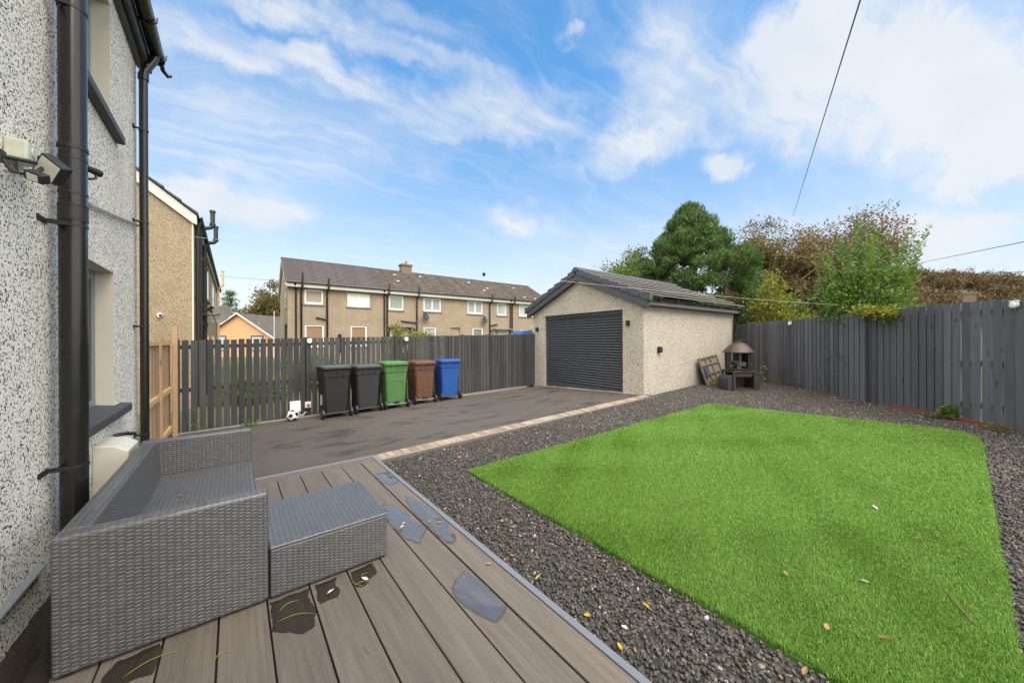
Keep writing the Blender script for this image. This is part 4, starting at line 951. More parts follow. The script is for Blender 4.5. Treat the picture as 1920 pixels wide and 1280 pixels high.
MB().box(-.02, .012, -.012, .02, 0, 5.1).build('corner_bead', MAT['cream'], nr)
mb = MB(); n = 13
for k in range(n):
    t0, t1 = k/n, (k+1)/n; x0, x1 = .11-4.11*t0, .11-4.11*t1-.05; za, zb = 5.264+4.11*NS*t0-.10, 5.264+(4.11*t1+.05)*NS-.10
    mb.add([Vector((x0, -.12, za+.05)), Vector((x0, 17.8, za+.05)), Vector((x1, 17.8, zb+.0)), Vector((x1, -.12, zb+.0)), Vector((x0, -.12, za-.02)), Vector((x0, 17.8, za-.02)), Vector((x1, 17.8, zb-.03)), Vector((x1, -.12, zb-.03))], [(0, 1, 2, 3), (7, 6, 5, 4), (0, 4, 5, 1), (3, 2, 6, 7), (0, 3, 7, 4), (1, 5, 6, 2)])
mb.quad(Vector((-4, -.12, 5.16+4.22*NS)), Vector((-4, 17.8, 5.16+4.22*NS)), Vector((-8.2, 17.8, 5.16)), Vector((-8.2, -.12, 5.16)))
nroof = mb.build('roof', MAT['tile_dark'], nr)
mb = MB(); mb.prism([(.08, 5.13), (-4.0, 5.13+4.08*NS), (-4.0, 5.13+4.08*NS-.30), (.0, 4.93), (.08, 4.90)], lambda u, v, t: Vector((u, t, v)), -.075, -.01); mb.build('barge_board', MAT['white_paint'], nr)
mb = MB(); mb.box(.012, .06, .0, 17.6, 4.98, 5.0); mb.box(.06, .08, .0, 17.6, 4.96, 5.13); mb.build('fascia', MAT['white_paint'], nr)
mb = MB(); mb.prism(prof, lambda u, v, t: Vector((.135+u, t, 5.14+v)), -.05, 17.7); mb.build('gutter', MAT['pvc_old'], nr, smooth=True)
def vent_pipe(y, x, z_top, xo, mat, r=.055, elbow=True):
    mb = MB(); mb.tube([(x, y, 0), (x, y, 5.0), (x+.04, y, 5.06), (xo-.05, y, 5.12), (xo, y, 5.18), (xo, y, z_top)], r, 12)
    for z in (1.0, 2.4, 2.9, 4.2): mb.lathe([(r, z-.05), (r+.02, z-.05), (r+.02, z+.05), (r, z+.05)], (x, y, 0), 12)
    for z in (5.22, z_top-.03): mb.lathe([(r, z-.03), (r+.015, z-.03), (r+.015, z+.03), (r, z+.03)], (xo, y, 0), 12)
    return mb.build('vent_pipe', mat, nr, smooth=True)
vent_pipe(.95, .09, 5.62, .36, MAT['pvc_old'])
vp = vent_pipe(2.85, .09, 5.66, .37, MAT['pvc_old'], .06)
MB().tube([(.09, 2.85, 2.75), (.09, 2.2, 2.70), (.05, 1.6, 2.72)], .05, 10).tube([(.09, 2.85, 2.85), (.3, 2.8, 3.0)], .045, 10).build('branch_pipe', MAT['pvc_old'], vp, smooth=True)
vent_pipe(14.6, .09, 6.05, .30, MAT['pvc_cream'], .07)
mb = MB(); mb.tube([(.07, .28, 0), (.07, .28, 4.85), (.11, .28, 5.0), (.135, .28, 5.08)], .045, 12)
for z in (1.5, 3.0, 4.4): mb.lathe([(.045, z-.03), (.055, z-.03), (.055, z+.03), (.045, z+.03)], (.07, .28, 0), 12)
mb.build('downpipe', MAT['pvc_old'], nr, smooth=True)
for y, z in ((4.6, 3.4), (9.5, 3.4), (4.6, .9), (9.5, .9), (13.2, 3.4)):
    wf = MB(); wf.box(.002, .03, y, y+1.6, z, z+1.25); wfo = wf.build('window', MAT['white_paint'], nr); MB().box(.031, .034, y+.08, y+1.52, z+.1, z+1.17).build('pane', MAT['glass_pale'], wfo); MB().box(.002, .10, y-.06, y+1.66, z-.06, z-.002).build('sill', MAT['concrete'], wfo)
t = root('security_camera', nl(-1.464, 12.31, 2.117)+Vector((HX, 12.35, -.4)), 'white dome camera with dark eye on the tan pebbledash gable', 'camera')
t.location = (-1.464, 12.345, 2.117)
MB().lathe([(0, .05), (.05, .045), (.058, .0)], (0, 0, 0), 16, Matrix.Rotation(R(90), 4, 'X')).build('shell', MAT['white'], t, smooth=True); MB().lathe([(0, .07), (.03, .06), (.034, .045)], (0.015, 0, 0), 14, Matrix.Rotation(R(90), 4, 'X')).build('eye', MAT['black'], t, smooth=True)
sd = root('satellite_dish', (-.62, 14.9, 2.10), 'large grey mesh satellite dish on the black pipes of the pebbledash house', 'satellite dish')
M = Matrix.Translation((.26, -.05, .25)) @ Matrix.Rotation(R(-38), 4, 'Z') @ Matrix.Rotation(R(62), 4, 'X')
mb = MB(); mb.lathe([(.0, -.07), (.12, -.062), (.24, -.035), (.34, .0), (.345, .0), (.345, -.008), (.24, -.045), (.12, -.072), (0, -.08)], (0, 0, 0), 28, M); mb.build('dish', plain('grey perforated dish', (.24, .24, .22), .6, var=.4, scale=14), sd, smooth=True)
mb = MB(); mb.tube([M @ Vector((0, -.33, 0)), M @ Vector((0, -.12, .34))], .012, 8); mb.tube([M @ Vector((0, -.12, .30)), M @ Vector((0, -.11, .38))], .03, 10); mb.tube([(.26, -.05, .25), (.1, 0, .2), (-.13, 0, .2)], .018, 8); mb.build('arm', MAT['black'], sd)

# ------------------------------------------------------------------ long terrace across the back
TA = math.atan2(-.033, .999)
te = root('terraced_house', (2.6, 25.9, -.5), 'long grey brown two storey terrace with tiled roof and white windows beyond the picket fence', 'house', rz=TA)
ZB = .5; EZ = 5.05+ZB; TL_ = 22.0; DEP = 7.2
def tl(u, i, z): return Vector((u, i, z))
UP = [(.92, 1.97, 3.87, 4.79, 'blind'), (3.45, 4.90, 3.84, 4.75, 'white'), (6.25, 7.30, 3.76, 4.80, 'green'), (8.88, 10.32, 3.78, 4.80, 'pale'), (12.75, 14.21, 3.76, 4.82, 'pale'), (15.73, 16.72, 3.74, 4.83, 'pale'), (18.2, 19.9, 3.74, 4.84, 'pale')]
DN = [(.93, 2.01, 1.1, 2.52, 'wicker'), (3.65, 4.70, 1.1, 2.52, 'wicker'), (8.88, 9.9, 1.3, 2.55, 'pale'), (13.22, 14.23, 1.3, 2.56, 'dark'), (18.3, 19.9, 1.3, 2.5, 'pale')]
DR = [(6.33, 7.72, 0.05, 2.40), (15.37, 16.95, .05, 2.45)]; PEND = (11.13, 12.04, 0.0, 2.55)
allops = [(a, b, c+ZB, d_+ZB) for a, b, c, d_, _ in UP+DN]+[(a, b, c+ZB, d_+ZB) for a, b, c, d_ in DR]+[(PEND[0], PEND[1], PEND[2]+ZB, PEND[3]+ZB)]
mb = MB(); mr = MB(); wall_grid(mb, 0, TL_, 0, EZ, allops, tl, .12, mr); RZT = EZ+2.28
mb.add([tl(0, 0, 0), tl(0, DEP, 0), tl(0, DEP, EZ), tl(0, DEP/2, RZT-.06), tl(0, 0, EZ)], [(4, 3, 2, 1, 0)]); mb.add([tl(TL_, 0, 0), tl(TL_, DEP, 0), tl(TL_, DEP, EZ), tl(TL_, DEP/2, RZT-.06), tl(TL_, 0, EZ)], [(0, 1, 2, 3, 4)]); mb.quad(tl(TL_, DEP, 0), tl(0, DEP, 0), tl(0, DEP, EZ), tl(TL_, DEP, EZ))
mb.box(PEND[0], PEND[1], .12, 2.0, ZB, PEND[3]+ZB); 
mb.build('wall', MAT['terr_cast'], te); mr.build('window_surround', MAT['terr_cast'], te)
MB().box(10.50, 10.52, -.006, .001, 0, EZ-.2).build('joint', MAT['terr_cast'], te)
for a, b, c, d_, kind in UP+DN:
    c += ZB; d_ += ZB; f = MB(); fw = .085
    for p in ((a, a+fw, c, d_), (b-fw, b, c, d_), (a+fw, b-fw, c, c+fw+.03), (a+fw, b-fw, d_-fw, d_)): f.box(p[0]+.001, p[1]-.001, .03, .10, p[2]+.001, p[3]-.001)
    if b-a > 1.3: f.box((a+b)/2-.05, (a+b)/2+.05, .03, .10, c+fw+.03, d_-fw)
    fo = f.build('window', MAT['white'], te)
    pm = {'blind': MAT['blind'], 'white': MAT['blind_white'], 'green': MAT['glass_green'], 'pale': MAT['glass_pale'], 'wicker': MAT['wicker'], 'dark': MAT['glass_green']}[kind]
    MB().quad(tl(a+.03, .075, c+.03), tl(b-.03, .075, c+.03), tl(b-.03, .075, d_-.03), tl(a+.03, .075, d_-.03)).build('pane', pm, fo)
    s = MB(); s.box(a-.09, b+.09, -.075, .028, c-.085, c-.003); s.build('sill', MAT['concrete'], fo)
for a, b, c, d_ in DR:
    c += ZB; d_ += ZB; f = MB()
    for p in ((a, a+.09, c, d_), (b-.09, b, c, d_), (a+.09, b-.09, d_-.09, d_), (a+.5, a+.58, c, d_-.09)): f.box(p[0]+.001, p[1]-.001, .02, .11, p[2]+.001, p[3]-.001)
    fo = f.build('door', MAT['white'], te); MB().box(a+.59, b-.091, .04, .09, c, d_-.1).build('door_leaf', MAT['cream'], fo); MB().box(a+.1, a+.49, .05, .08, c, d_-.1).build('pane', MAT['glass_pale'], fo)
    s = MB(); s.box(a-.15, b+.15, -.5, -.002, d_+.02, d_+.10); s.box(a-.15, a-.08, -.06, -.002, d_-.8, d_+.02); s.box(b+.08, b+.15, -.06, -.002, d_-.8, d_+.02); s.build('canopy', MAT['pvc_old'] if a < 10 else MAT['concrete'], te)
# roof in two finishes, courses as real steps
def courses(mb, u0, u1, y0, z0, y1, z1, n, th=.06):
    for k in range(n):
        a, b = k/n, (k+1)/n; ya, za = y0+(y1-y0)*a, z0+(z1-z0)*a; yb, zb = y0+(y1-y0)*b, z0+(z1-z0)*b
        mb.add([(u0, ya, za+th), (u1, ya, za+th), (u1, yb, zb+.004), (u0, yb, zb+.004), (u0, ya, za-.02), (u1, ya, za-.02), (u1, yb, zb-.03), (u0, yb, zb-.03)], [(0, 1, 2, 3), (0, 4, 5, 1), (0, 3, 7, 4), (1, 5, 6, 2), (7, 6, 5, 4)])
EO_ = -.32; ez = EZ+.12-.0
rl = root; 
mb = MB(); courses(mb, -.14, 5.72, EO_, ez, DEP/2, RZT, 17); courses(mb, -.14, 5.72, DEP-EO_, ez, DEP/2, RZT, 4); mb.box(-.15, 5.72, DEP/2-.1, DEP/2+.1, RZT-.03, RZT+.05); r1 = mb.build('roof', MAT['tile_new'], te); tag(r1, 'newer purple grey tiled roof section')
mb = MB(); courses(mb, 5.725, TL_+.15, EO_, ez-.015, DEP/2, RZT-.015, 15); courses(mb, 5.725, TL_+.15, DEP-EO_, ez, DEP/2, RZT-.015, 4); mb.box(5.725, TL_+.16, DEP/2-.1, DEP/2+.1, RZT-.05, RZT+.03); r2 = mb.build('roof', MAT['tile_old'], te); tag(r2, 'older brown tiled roof section with pale patches')
mb = MB()
for u, f in ((7.35, .72), (7.2, .4), (9.6, .78), (14.2, .75), (14.9, .35), (15.6, .5), (19.2, .7), (19.0, .18), (20.2, .14)):
    y = EO_+(DEP/2-EO_)*f; z = ez+(RZT-ez)*f; mb.piece().box(u, u+.22, y-.06, y+.06, z+.03, z+.12)
mb.build('roof_vent', MAT['white_paint'], r2)
mb = MB(); cx = 8.75; mb.box(cx-.42, cx+.42, DEP/2-.35, DEP/2+.35, RZT-.5, RZT+.50); mb.box(cx-.50, cx+.50, DEP/2-.43, DEP/2+.43, RZT+.50, RZT+.62); mb.tube([(cx+.05, DEP/2, RZT+.62), (cx+.05, DEP/2, RZT+.92)], [.13, .10], 12); mb.build('chimney', MAT['chim'], r2)
mb = MB(); mb.box(-.1, TL_+.1, EO_+.02, EO_+.04, EZ-.17, EZ+.08); mb.box(-.1, TL_+.1, EO_+.041, -.002, EZ-.17, EZ-.155); mb.build('fascia', MAT['white_paint'], te)
mb = MB()
for s in (0, 1):
    fn = (lambda u, v, t: (t, u, v)) if s == 0 else (lambda u, v, t: (t, DEP-u, v)); mb.piece().prism([(EO_, ez+.0), (DEP/2, RZT-.005), (DEP/2, RZT-.24), (EO_, ez-.22)], fn, -.13, -.01); mb.piece().prism([(EO_, ez-.03), (DEP/2, RZT-.03), (DEP/2, RZT-.24), (EO_, ez-.22)], fn, TL_+.01, TL_+.13)
mb.build('barge_board', MAT['white_paint'], te)
mb = MB(); mb.tube([(-.1, EO_-.05, EZ+.11), (TL_+.1, EO_-.05, EZ+.11)], .06, 8); mb.build('gutter', MAT['pvc'], te)
for u, top, br in ((.44, EZ-.02, None), (.73, EZ+.75, None), (2.2, EZ+.55, (1.55, 3.0)), (5.89, EZ-.02, None), (6.09, EZ+.55, None), (8.32, EZ+.55, (7.1, 2.95)), (14.89, EZ+.5, (15.7, 2.9)), (17.1, EZ-.02, None), (17.31, EZ+.5, None)):
    mb = MB()
    if top < EZ: mb.tube([(u, -.07, 0), (u, -.07, EZ-.35), (u-.06, -.3, EZ-.05), (u-.06, EO_-.05, EZ+.08)], .05, 8)
    else: mb.tube([(u, -.08, 0), (u, -.08, EZ-.42), (u+.04, EO_-.16, EZ-.1), (u+.04, EO_-.16, top-.05)], .062, 8)
    if br: mb.tube([(u, -.08, br[1]+ZB-.1), (br[0], -.08, br[1]+ZB+.02)], .055, 8)
    mb.build('downpipe', MAT['pvc'], te, smooth=True)
mb = MB(); mb.tube([(2.95, -.06, 1.2), (2.95, -.06, 2.1+ZB-.3)], .06, 8); mb.box(2.85, 3.05, -.12, 0, 2.1+ZB-.3, 2.25+ZB-.3); mb.build('flue', MAT['pvc'], te)
for u, z in ((8.1, 2.35), (15.05, 2.35)): MB().cbox((u, -.04, z+ZB), .2, .07, .2).build('vent_cover', MAT['rust'], te, bevel=.03)
mb = MB(); mb.box(-.012, -.002, 1.2, 1.9, 4.0, 5.2); mb.piece().box(-.012, -.002, 1.1, 1.8, 1.2, 2.6); mb.build('window', MAT['glass'], te); mb = MB(); mb.tube([(-.06, .7, 0), (-.06, .7, 3.0), (-.06, .2, 3.05)], .05, 8); mb.build('gable_pipe', MAT['pvc_old'], te)
def tw(u, i, z): c, s = math.cos(TA), math.sin(TA); return Vector((2.6+u*c-i*s, 25.9+u*s+i*c, z))
for u, z, lab in ((8.94, 3.30, 'small grey satellite dish under the upstairs window near the middle of the terrace'), (14.25, 3.24, 'small grey satellite dish beside the downpipe on the right part of the terrace')):
    t = root('satellite_dish', tw(u, -.02, z), lab, 'satellite dish', 'small dishes on the terrace wall', TA)
    M = Matrix.Translation((.0, -.32, .05)) @ Matrix.Rotation(R(25), 4, 'Z') @ Matrix.Rotation(R(75), 4, 'X'); MB().lathe([(0, -.05), (.18, -.035), (.31, 0), (.31, -.012), (.18, -.047), (0, -.062)], (0, 0, 0), 20, M).build('dish', MAT['frame_dark'], t, smooth=True)
    MB().tube([(0, -.30, .05), (0, -.1, -.02), (0, 0, -.02)], .02, 8).tube([M @ Vector((0, -.28, 0)), M @ Vector((0, -.05, .33))], .012, 6).build('arm', MAT['black'], t)

# ------------------------------------------------------------------ peach bungalow far behind, small roofs and chimney on the right
def cw(lat, dep, z): v = right0*lat + fwd0*dep; return Vector((v.x, v.y, z))
BA = math.atan2(right0.y, right0.x)
bu = root('peach_bungalow', cw(-31, 40, -.6), 'peach gabled bungalow with brown grey tiled roof far behind the picket fence', 'house', rz=BA)
PK = 4.64+.6; mb = MB(); hwid = 4.3; sl2 = .68
mb.add([(-hwid, 0, 0), (hwid, 0, 0), (hwid, 0, PK-hwid*sl2), (0, 0, PK), (-hwid, 0, PK-hwid*sl2)], [(0, 1, 2, 3, 4)]); mb.quad((hwid, 0, 0), (hwid, 7, 0), (hwid, 7, PK-hwid*sl2), (hwid, 0, PK-hwid*sl2)); mb.quad((-hwid, 7, 0), (-hwid, 0, 0), (-hwid, 0, PK-hwid*sl2), (-hwid, 7, PK-hwid*sl2)); mb.quad((hwid+.01, 3, 0), (12, 3, 0), (12, 3, 2.6), (hwid+.01, 3, 2.6))
mb.build('wall', MAT['peach'], bu); MB().box(-1.0, -.85, -.03, 0, 0, PK-.75).build('wall_joint', MAT['peach'], bu)
mb = MB()
for s in (-1, 1): mb.prism([(0, PK+.12), (s*(hwid+.35), PK+.12-(hwid+.35)*sl2), (s*(hwid+.35), PK-(hwid+.35)*sl2), (0, PK)], lambda u, v, t: (u, t, v), -.3, 8)
mb.prism([(2.55, 2.5), (6.2, 5.0), (9.9, 2.5), (9.9, 2.4), (6.2, 4.86), (2.55, 2.4)], lambda u, v, t: (t, u, v), .3, 12.3)
mb.build('roof', MAT['slate'], bu)
mb = MB()
for s in (-1, 1): mb.piece().prism([(0, PK+.14), (s*(hwid+.38), PK+.14-(hwid+.38)*sl2), (s*(hwid+.38), PK-.08-(hwid+.38)*sl2), (0, PK-.08)], lambda u, v, t: (u, t, v), -.36, -.302)
mb.build('barge_board', MAT['white_paint'], bu)
for x in (-2.1, 2.1):
    wo_ = MB().box(x-.7, x+.7, -.05, -.004, 1.0, 2.75).build('window', MAT['frame_dark'], bu); MB().box(x-.58, x+.58, -.056, -.051, 1.1, 2.6).build('pane', MAT['glass_pale'], wo_)
tag(MB().tube([(0, 0, 0), (0, 0, 5.0)], [.05, .035], 8).build('pole', MAT['white_paint'], None, loc=cw(-23.6, 35, -.5)), 'thin pale pole standing before the brown grey bungalow roof', 'pole')
shr = root('garden_shed', (16.6, -2.0, 0), 'shed roof edge showing behind the right end of the board fence', 'shed', rz=R(-8))
mb = MB(); mb.box(0, 3.0, -3.2, 0, 0, 2.35); mb.build('wall', MAT['trim_dark'], shr)
mb = MB(); courses(mb, -.2, 3.2, .25, 2.33, -1.6, 3.35, 7, .03); courses(mb, -.2, 3.2, -3.45, 2.33, -1.6, 3.35, 7, .03); mb.build('roof', MAT['tile_dark'], shr)
mb = MB(); mb.prism([(.27, 2.34), (-1.6, 3.37), (-3.47, 2.34), (-3.47, 2.2), (-1.6, 3.2), (.27, 2.2)], lambda u, v, t: (t, u, v), -.24, -.205); mb.build('barge_board', MAT['frame_grey'], shr)
ch = root('chimney_stack', (48.5, -.5, 0), 'small brown chimney stack poking above the board fence before the wooded hill', 'chimney')
mb = MB(); mb.box(-.35, .35, -.35, .35, 0, 5.25); mb.box(-.4, .4, -.4, .4, 5.25, 5.4); mb.build('stack', MAT['chim'], ch); MB().tube([(0, 0, 5.4), (0, 0, 5.6)], .1, 10).build('pot', MAT['rust'], ch)
bs = root('tarp_frame', (12.7, 15.35, -.3), 'blue tarp on a small frame seen over the picket fence beside the garage', 'canopy')
mb = MB(); mb.prism([(-.55, 1.95), (-.2, 2.28), (.45, 2.36), (.62, 1.98), (.3, 2.12), (-.2, 2.1)], lambda u, v, t: (u, t, v), -.5, .5); mb.build('cover', MAT['blue_cover'], bs)  # tarp-covered frame, a shape made up for an unidentified blue thing
mb = MB()
for x in (-.5, .55):
    for y in (-.45, .45): mb.piece().tube([(x, y, 0), (x*.9, y, 2.0)], .03, 8)
mb.build('leg', MAT['black'], bs)

# ------------------------------------------------------------------ lines and cables
def wire(name, a, b, sag, r, mat, label, cat, n=24):
    a = Vector(a); b = Vector(b); pts = [a.lerp(b, i/n)-Vector((0, 0, sag*4*(i/n)*(1-i/n))) - a for i in range(n+1)]
    return tag(MB().tube(pts, r, 6).build(name, mat, None, smooth=True, loc=a), label, cat)
wire('washing_line', (-.80, 5.60, 2.69), (11.2, 1.55, 2.24), .10, .0019, MAT['line'], 'white washing line from the house corner across to the green shrub', 'washing line', 40)
wire('telephone_cable', (8.33+.10*-25.31*.3, 1.09-6.8*.03, 7.234-.36), (33.644, 7.898, 10.95), 0, .012, MAT['cable'], 'dark cable rising steeply across the sky over the brown trees', 'cable')
wire('telephone_cable', (43.0, 2.2, 7.55), (14.0, -2.4, 3.85), .0, .014, MAT['cable'], 'thin cable rising to the right edge above the green shrub', 'cable')
wire('telephone_cable', (62.8, 1.5, 8.7), (40.0, -3.4, 5.75), .0, .02, MAT['cable'], 'faint cable low over the wooded hill at the right', 'cable')
wire('telephone_cable', (-.75, 25.5, 5.12), (2.62, 25.85, 5.2), .02, .008, MAT['cable'], 'thin cable between the pebbledash house and the terrace gable', 'cable')
tag(MB().lathe([(0, 0), (.02, .01), (.025, .04), (.01, .06), (0, .06)], (0, 0, 0), 8).build('clothes_peg', MAT['black'], None, loc=(2.9, 4.351, 2.405)), 'small dark peg hanging on the washing line', 'peg')
# ------------------------------------------------------------------ trees and shrubs
def grow(targets, stems, r_tip=.012, ex=.5, wob=.08):
    nodes = [np.array(p, float) for p in stems[0]]; par = [-1]+list(range(len(nodes)-1))
    for st in stems[1:]:
        k = len(nodes); nodes += [np.array(p, float) for p in st]; par += [-1]+list(range(k, k+len(st)-1))
    base = nodes[0]; T = targets[np.argsort(np.linalg.norm((targets-base)*np.array([1, 1, .6]), axis=1))]; leaf_nodes = []
    N = np.array(nodes)
    for t in T:
        dv = N - t; c = np.linalg.norm(dv, axis=1) + np.where(N[:, 2] > t[2], .9*(N[:, 2]-t[2]), 0)
        j = int(np.argmin(c)); L = np.linalg.norm(t-N[j]); k = max(1, int(L/.7))
        for i in range(1, k+1):
            p = N[j if i == 1 else -1]*0 + (N[j]+(t-N[j])*i/k) + (rng.normal(size=3)*wob*L/k if i < k else 0)
            nodes.append(p); par.append(j if i == 1 else len(nodes)-2)
        N = np.array(nodes); leaf_nodes.append(len(nodes)-1)
    cnt = np.zeros(len(nodes))
    for i in leaf_nodes: cnt[i] += 1
    for i in range(len(nodes)-1, 0, -1):
        if par[i] >= 0: cnt[par[i]] += cnt[i]
    r = r_tip*np.maximum(cnt, 1)**ex; idx = [i for i in range(len(nodes)) if par[i] >= 0]; pi = [par[i] for i in idx]
    return branch_arrays(N[pi], N[idx], np.minimum(r[pi], r[idx]*1.6), r[idx], 6)
def make_tree(name, loc, label, cat, targets, stems, leafmat_, barkm, nl_, L, Wd, spread, r_tip, ex=.5, updir=.3, outdir=.5, group=None, extra=None, trunkname='trunk', lvar=.35, clump=None):
    t = root(name, loc, label, cat, group); V, F = grow(targets, stems, r_tip, ex); fast_mesh(trunkname, V, F, barkm, t, smooth=True)
    n = len(targets)*nl_; C = np.repeat(targets, nl_, 0); off = rng.normal(size=(n, 3))*spread*np.array([1, 1, .75])
    if clump: off = unit(rng.normal(size=(n, 3)))*(clump*(.35+.65*rng.random(n)**.35)*np.repeat(rng.uniform(.6, 1.35, len(targets)), nl_))[:, None]*np.array([1, 1, .72])
    P = C+off
    ctr = targets.mean(0); D = unit(P-ctr)*outdir + np.array([0, 0, updir]) + unit(off)*.5 + rng.normal(size=(n, 3))*.5
    s = rng.uniform(1-lvar, 1+lvar, n); V, F = leaf_arrays(P, D, L*s, Wd*s, .12)
    if extra is not None: V2, F2 = extra; F = np.concatenate([F, F2+len(V)]); V = np.concatenate([V, V2])
    fast_mesh('crown', V, F, leafmat_, t); return t
def ellips(n, c, r, shell=.35, lump=.25, zmin=None, freq=1.3):
    u = unit(rng.normal(size=(n, 3))); rad = (shell+(1-shell)*rng.random(n)**.6)
    lm = np.array([1+lump*2*mn.noise(Vector(p*freq*1.7+np.array(c)*.37)) for p in u]); P = u*rad[:, None]*lm[:, None]*np.array(r)+np.array(c)
    return P if zmin is None else P[P[:, 2] > zmin]
GZ = lambda x, y: gf(x, y)-.05
# big cypress behind the garage
cz = 0.0; n = 960; h = rng.uniform(.6, 8.2, n); a = rng.uniform(0, 2*np.pi, n)
env = 3.35*(1-np.clip((h-1.2)/7.0, 0, 1)**1.9)+.12; lum = np.array([1+.55*mn.noise(Vector((math.cos(q)*3.0, math.sin(q)*3.0, hh*1.5))) for q, hh in zip(a, h)])
rd = env*lum*(.62+.42*rng.random(n)**.7); T = np.stack([np.cos(a)*rd, np.sin(a)*rd, h], 1)
T += np.stack([right0.x*(.10*(4-h)), right0.y*(.10*(4-h)), 0*h], 1)
lat = T @ np.array(right0); dp = T @ np.array(fwd0)
T = T[~((dp < .6) & (np.abs(lat-.35) < .8) & (T[:, 2] > 1.8) & (T[:, 2] < 4.1))]
st = [[(0, 0, 0), (0, 0, 2), (.05, 0, 4), (0, .1, 6), (0, 0, 7.6)], [(.25, -.3, 0), (.45, -.5, 2.2), (.6, -.5, 4.6)], [(-.35, -.1, 0), (-.55, -.25, 2.4), (-.6, -.1, 4.9)], [(.6, -.6, 0), (.95, -.9, 2.3), (1.1, -.9, 4.2)]]
make_tree('cypress_tree', (18.55, 8.3, .0), 'big dark green cypress rising behind the garage roof', 'tree', T, st, MAT['lf_conifer'], MAT['bark_orange'], 115, .24, .040, .17, .0075, .52, .45, .55, clump=.34)
# pale broadleaf tree to its left
T = np.concatenate([ellips(170, (0, 0, 5.1), (2.0, 2.0, 2.3), .3, .5), ellips(70, (right0.x*1.4, right0.y*1.4, 4.2), (1.4, 1.4, 2.0), .3, .4)])
make_tree('broadleaf_tree', (22.2, 14.1, .0), 'pale green tree showing left of the cypress above the garage roof', 'tree', T, [[(0, 0, 0), (.1, 0, 2), (0, .1, 3.6)]], MAT['lf_lime'], MAT['bark_grey'], 105, .17, .09, .30, .012)
# russet trees
def russet(loc, H, rx, n, lab, mat, nl_=46, lean=0, ltop_=True):
    T = np.concatenate([ellips(int(n*.6), (lean*.4, 0, H*.52), (rx, rx, H*.42), .25, .5), ellips(int(n*.25), (lean, 0, H*.80), (rx*.6, rx*.6, H*.2), .2, .7), ellips(int(n*.2), (0, 0, H*.25), (rx*.9, rx*.9, H*.22), .2, .4)])
    M_ = np.array([[right0.x, fwd0.x, 0], [right0.y, fwd0.y, 0], [0, 0, 1]]); T = T @ M_.T
    return make_tree('russet_tree', loc, lab, 'tree', T, [[(0, 0, 0), (.1, .05, H*.2), (0, .1, H*.4), (0, 0, H*.6)], [(.3, .2, 0), (.6, .3, H*.25), (.7, .5, H*.5)], [(-.3, -.1, 0), (-.5, .2, H*.3), (-.8, .2, H*.5)]], mat, MAT['bark_grey'], nl_, .15, .075, .27, .016, .5, .1, .3, 'autumn trees behind the board fence')
russet((27.2, 8.3, .0), 8.8, 2.5, 520, 'russet autumn tree directly right of the cypress with bare twigs showing', MAT['lf_olive'], 48)
russet((29.0, 6.0, .0), 8.3, 2.7, 560, 'brown autumn tree with dense reddish twigs between the olive tree and the tall airy one', MAT['lf_brown'], 50)
russet((29.6, 4.1, .0), 9.0, 2.3, 470, 'tall airy autumn tree whose tip leans right above the green shrub', MAT['lf_brown'], 36, 1.1)
# yellow shrub, green shrub with long upright shoots
T = np.concatenate([ellips(60, (0, 0, 2.2), (.62, .62, 1.6), .3, .4), ellips(26, (right0.x*.7, right0.y*.7, 1.5), (.6, .6, 1.1), .3, .4)])
make_tree('yellow_shrub', (17.4, 4.72, .0), 'yellow green shrub between the cypress and the russet trees', 'shrub', T, [[(0, 0, 0), (0, 0, 1.2)]], MAT['lf_yellow'], MAT['bark_grey'], 70, .12, .065, .20, .010)
def shoots(n, c, rx, z0, z1, leafL):
    Ps, Ds = [], []; segs = []
    for k in range(n):
        a, r = rng.uniform(0, 2*math.pi), rx*math.sqrt(rng.random()); b = np.array([c[0]+math.cos(a)*r*.8, c[1]+math.sin(a)*r*.8, z0+rng.uniform(-.2, .2)]); rel = r/rx
        tip = b + np.array([math.cos(a)*r*.5, math.sin(a)*r*.5, (z1-z0)*rng.uniform(.55, 1.0)*(1-.35*rel)]); m_ = int(np.linalg.norm(tip-b)/.05)
        for i in range(m_):
            p = b+(tip-b)*i/m_; q = rng.uniform(0, 6.28)
            for s in (0, math.pi): Ps.append(p+np.array([math.cos(q+s), math.sin(q+s), .3])*leafL*.5); Ds.append([math.cos(q+s), math.sin(q+s), .75])
        segs.append((b, tip))
    return np.array(Ps), np.array(Ds), segs
SH = (11.75, 1.35, gf(11.7, 1.3)-.05); T = ellips(210, (0, 0, 1.80), (.72, .72, 1.0), .3, .5); T = np.concatenate([T, ellips(60, (-.75*FN[0]*-1, 0.0, 1.95), (.5, .5, .4), .3, .4)])
Ps, Ds, segs = shoots(64, (0, 0), .80, 2.1, 4.45, .085); V2, F2 = leaf_arrays(Ps, Ds, rng.uniform(.07, .115, len(Ps)), .042, .1)
sh = make_tree('green_shrub', SH, 'fresh green shrub with long upright shoots leaning over the board fence', 'shrub', T, [[(0, 0, 0), (0, 0, .8)], [(.1, .1, 0), (.2, .2, .9)]], MAT['lf_green'], MAT['bark_grey'], 85, .075, .045, .14, .007, .5, .4, .6, extra=(V2, F2))
V, F = branch_arrays(np.array([s[0] for s in segs]), np.array([s[1] for s in segs]), np.full(len(segs), .007), np.full(len(segs), .002), 5); fast_mesh('shoot', V, F, MAT['bark_grey'], sh)
ov = GA+FD*1.95+FN*.05; T = np.concatenate([ellips(14, (0, 0, .03), (.24, .24, .12), .1, .4), ellips(10, (FD[0]*-.28, FD[1]*-.28, -.04), (.24, .24, .09), .1, .4), ellips(8, (FD[0]*.3, FD[1]*.3, .10), (.25, .25, .12), .1, .4)])
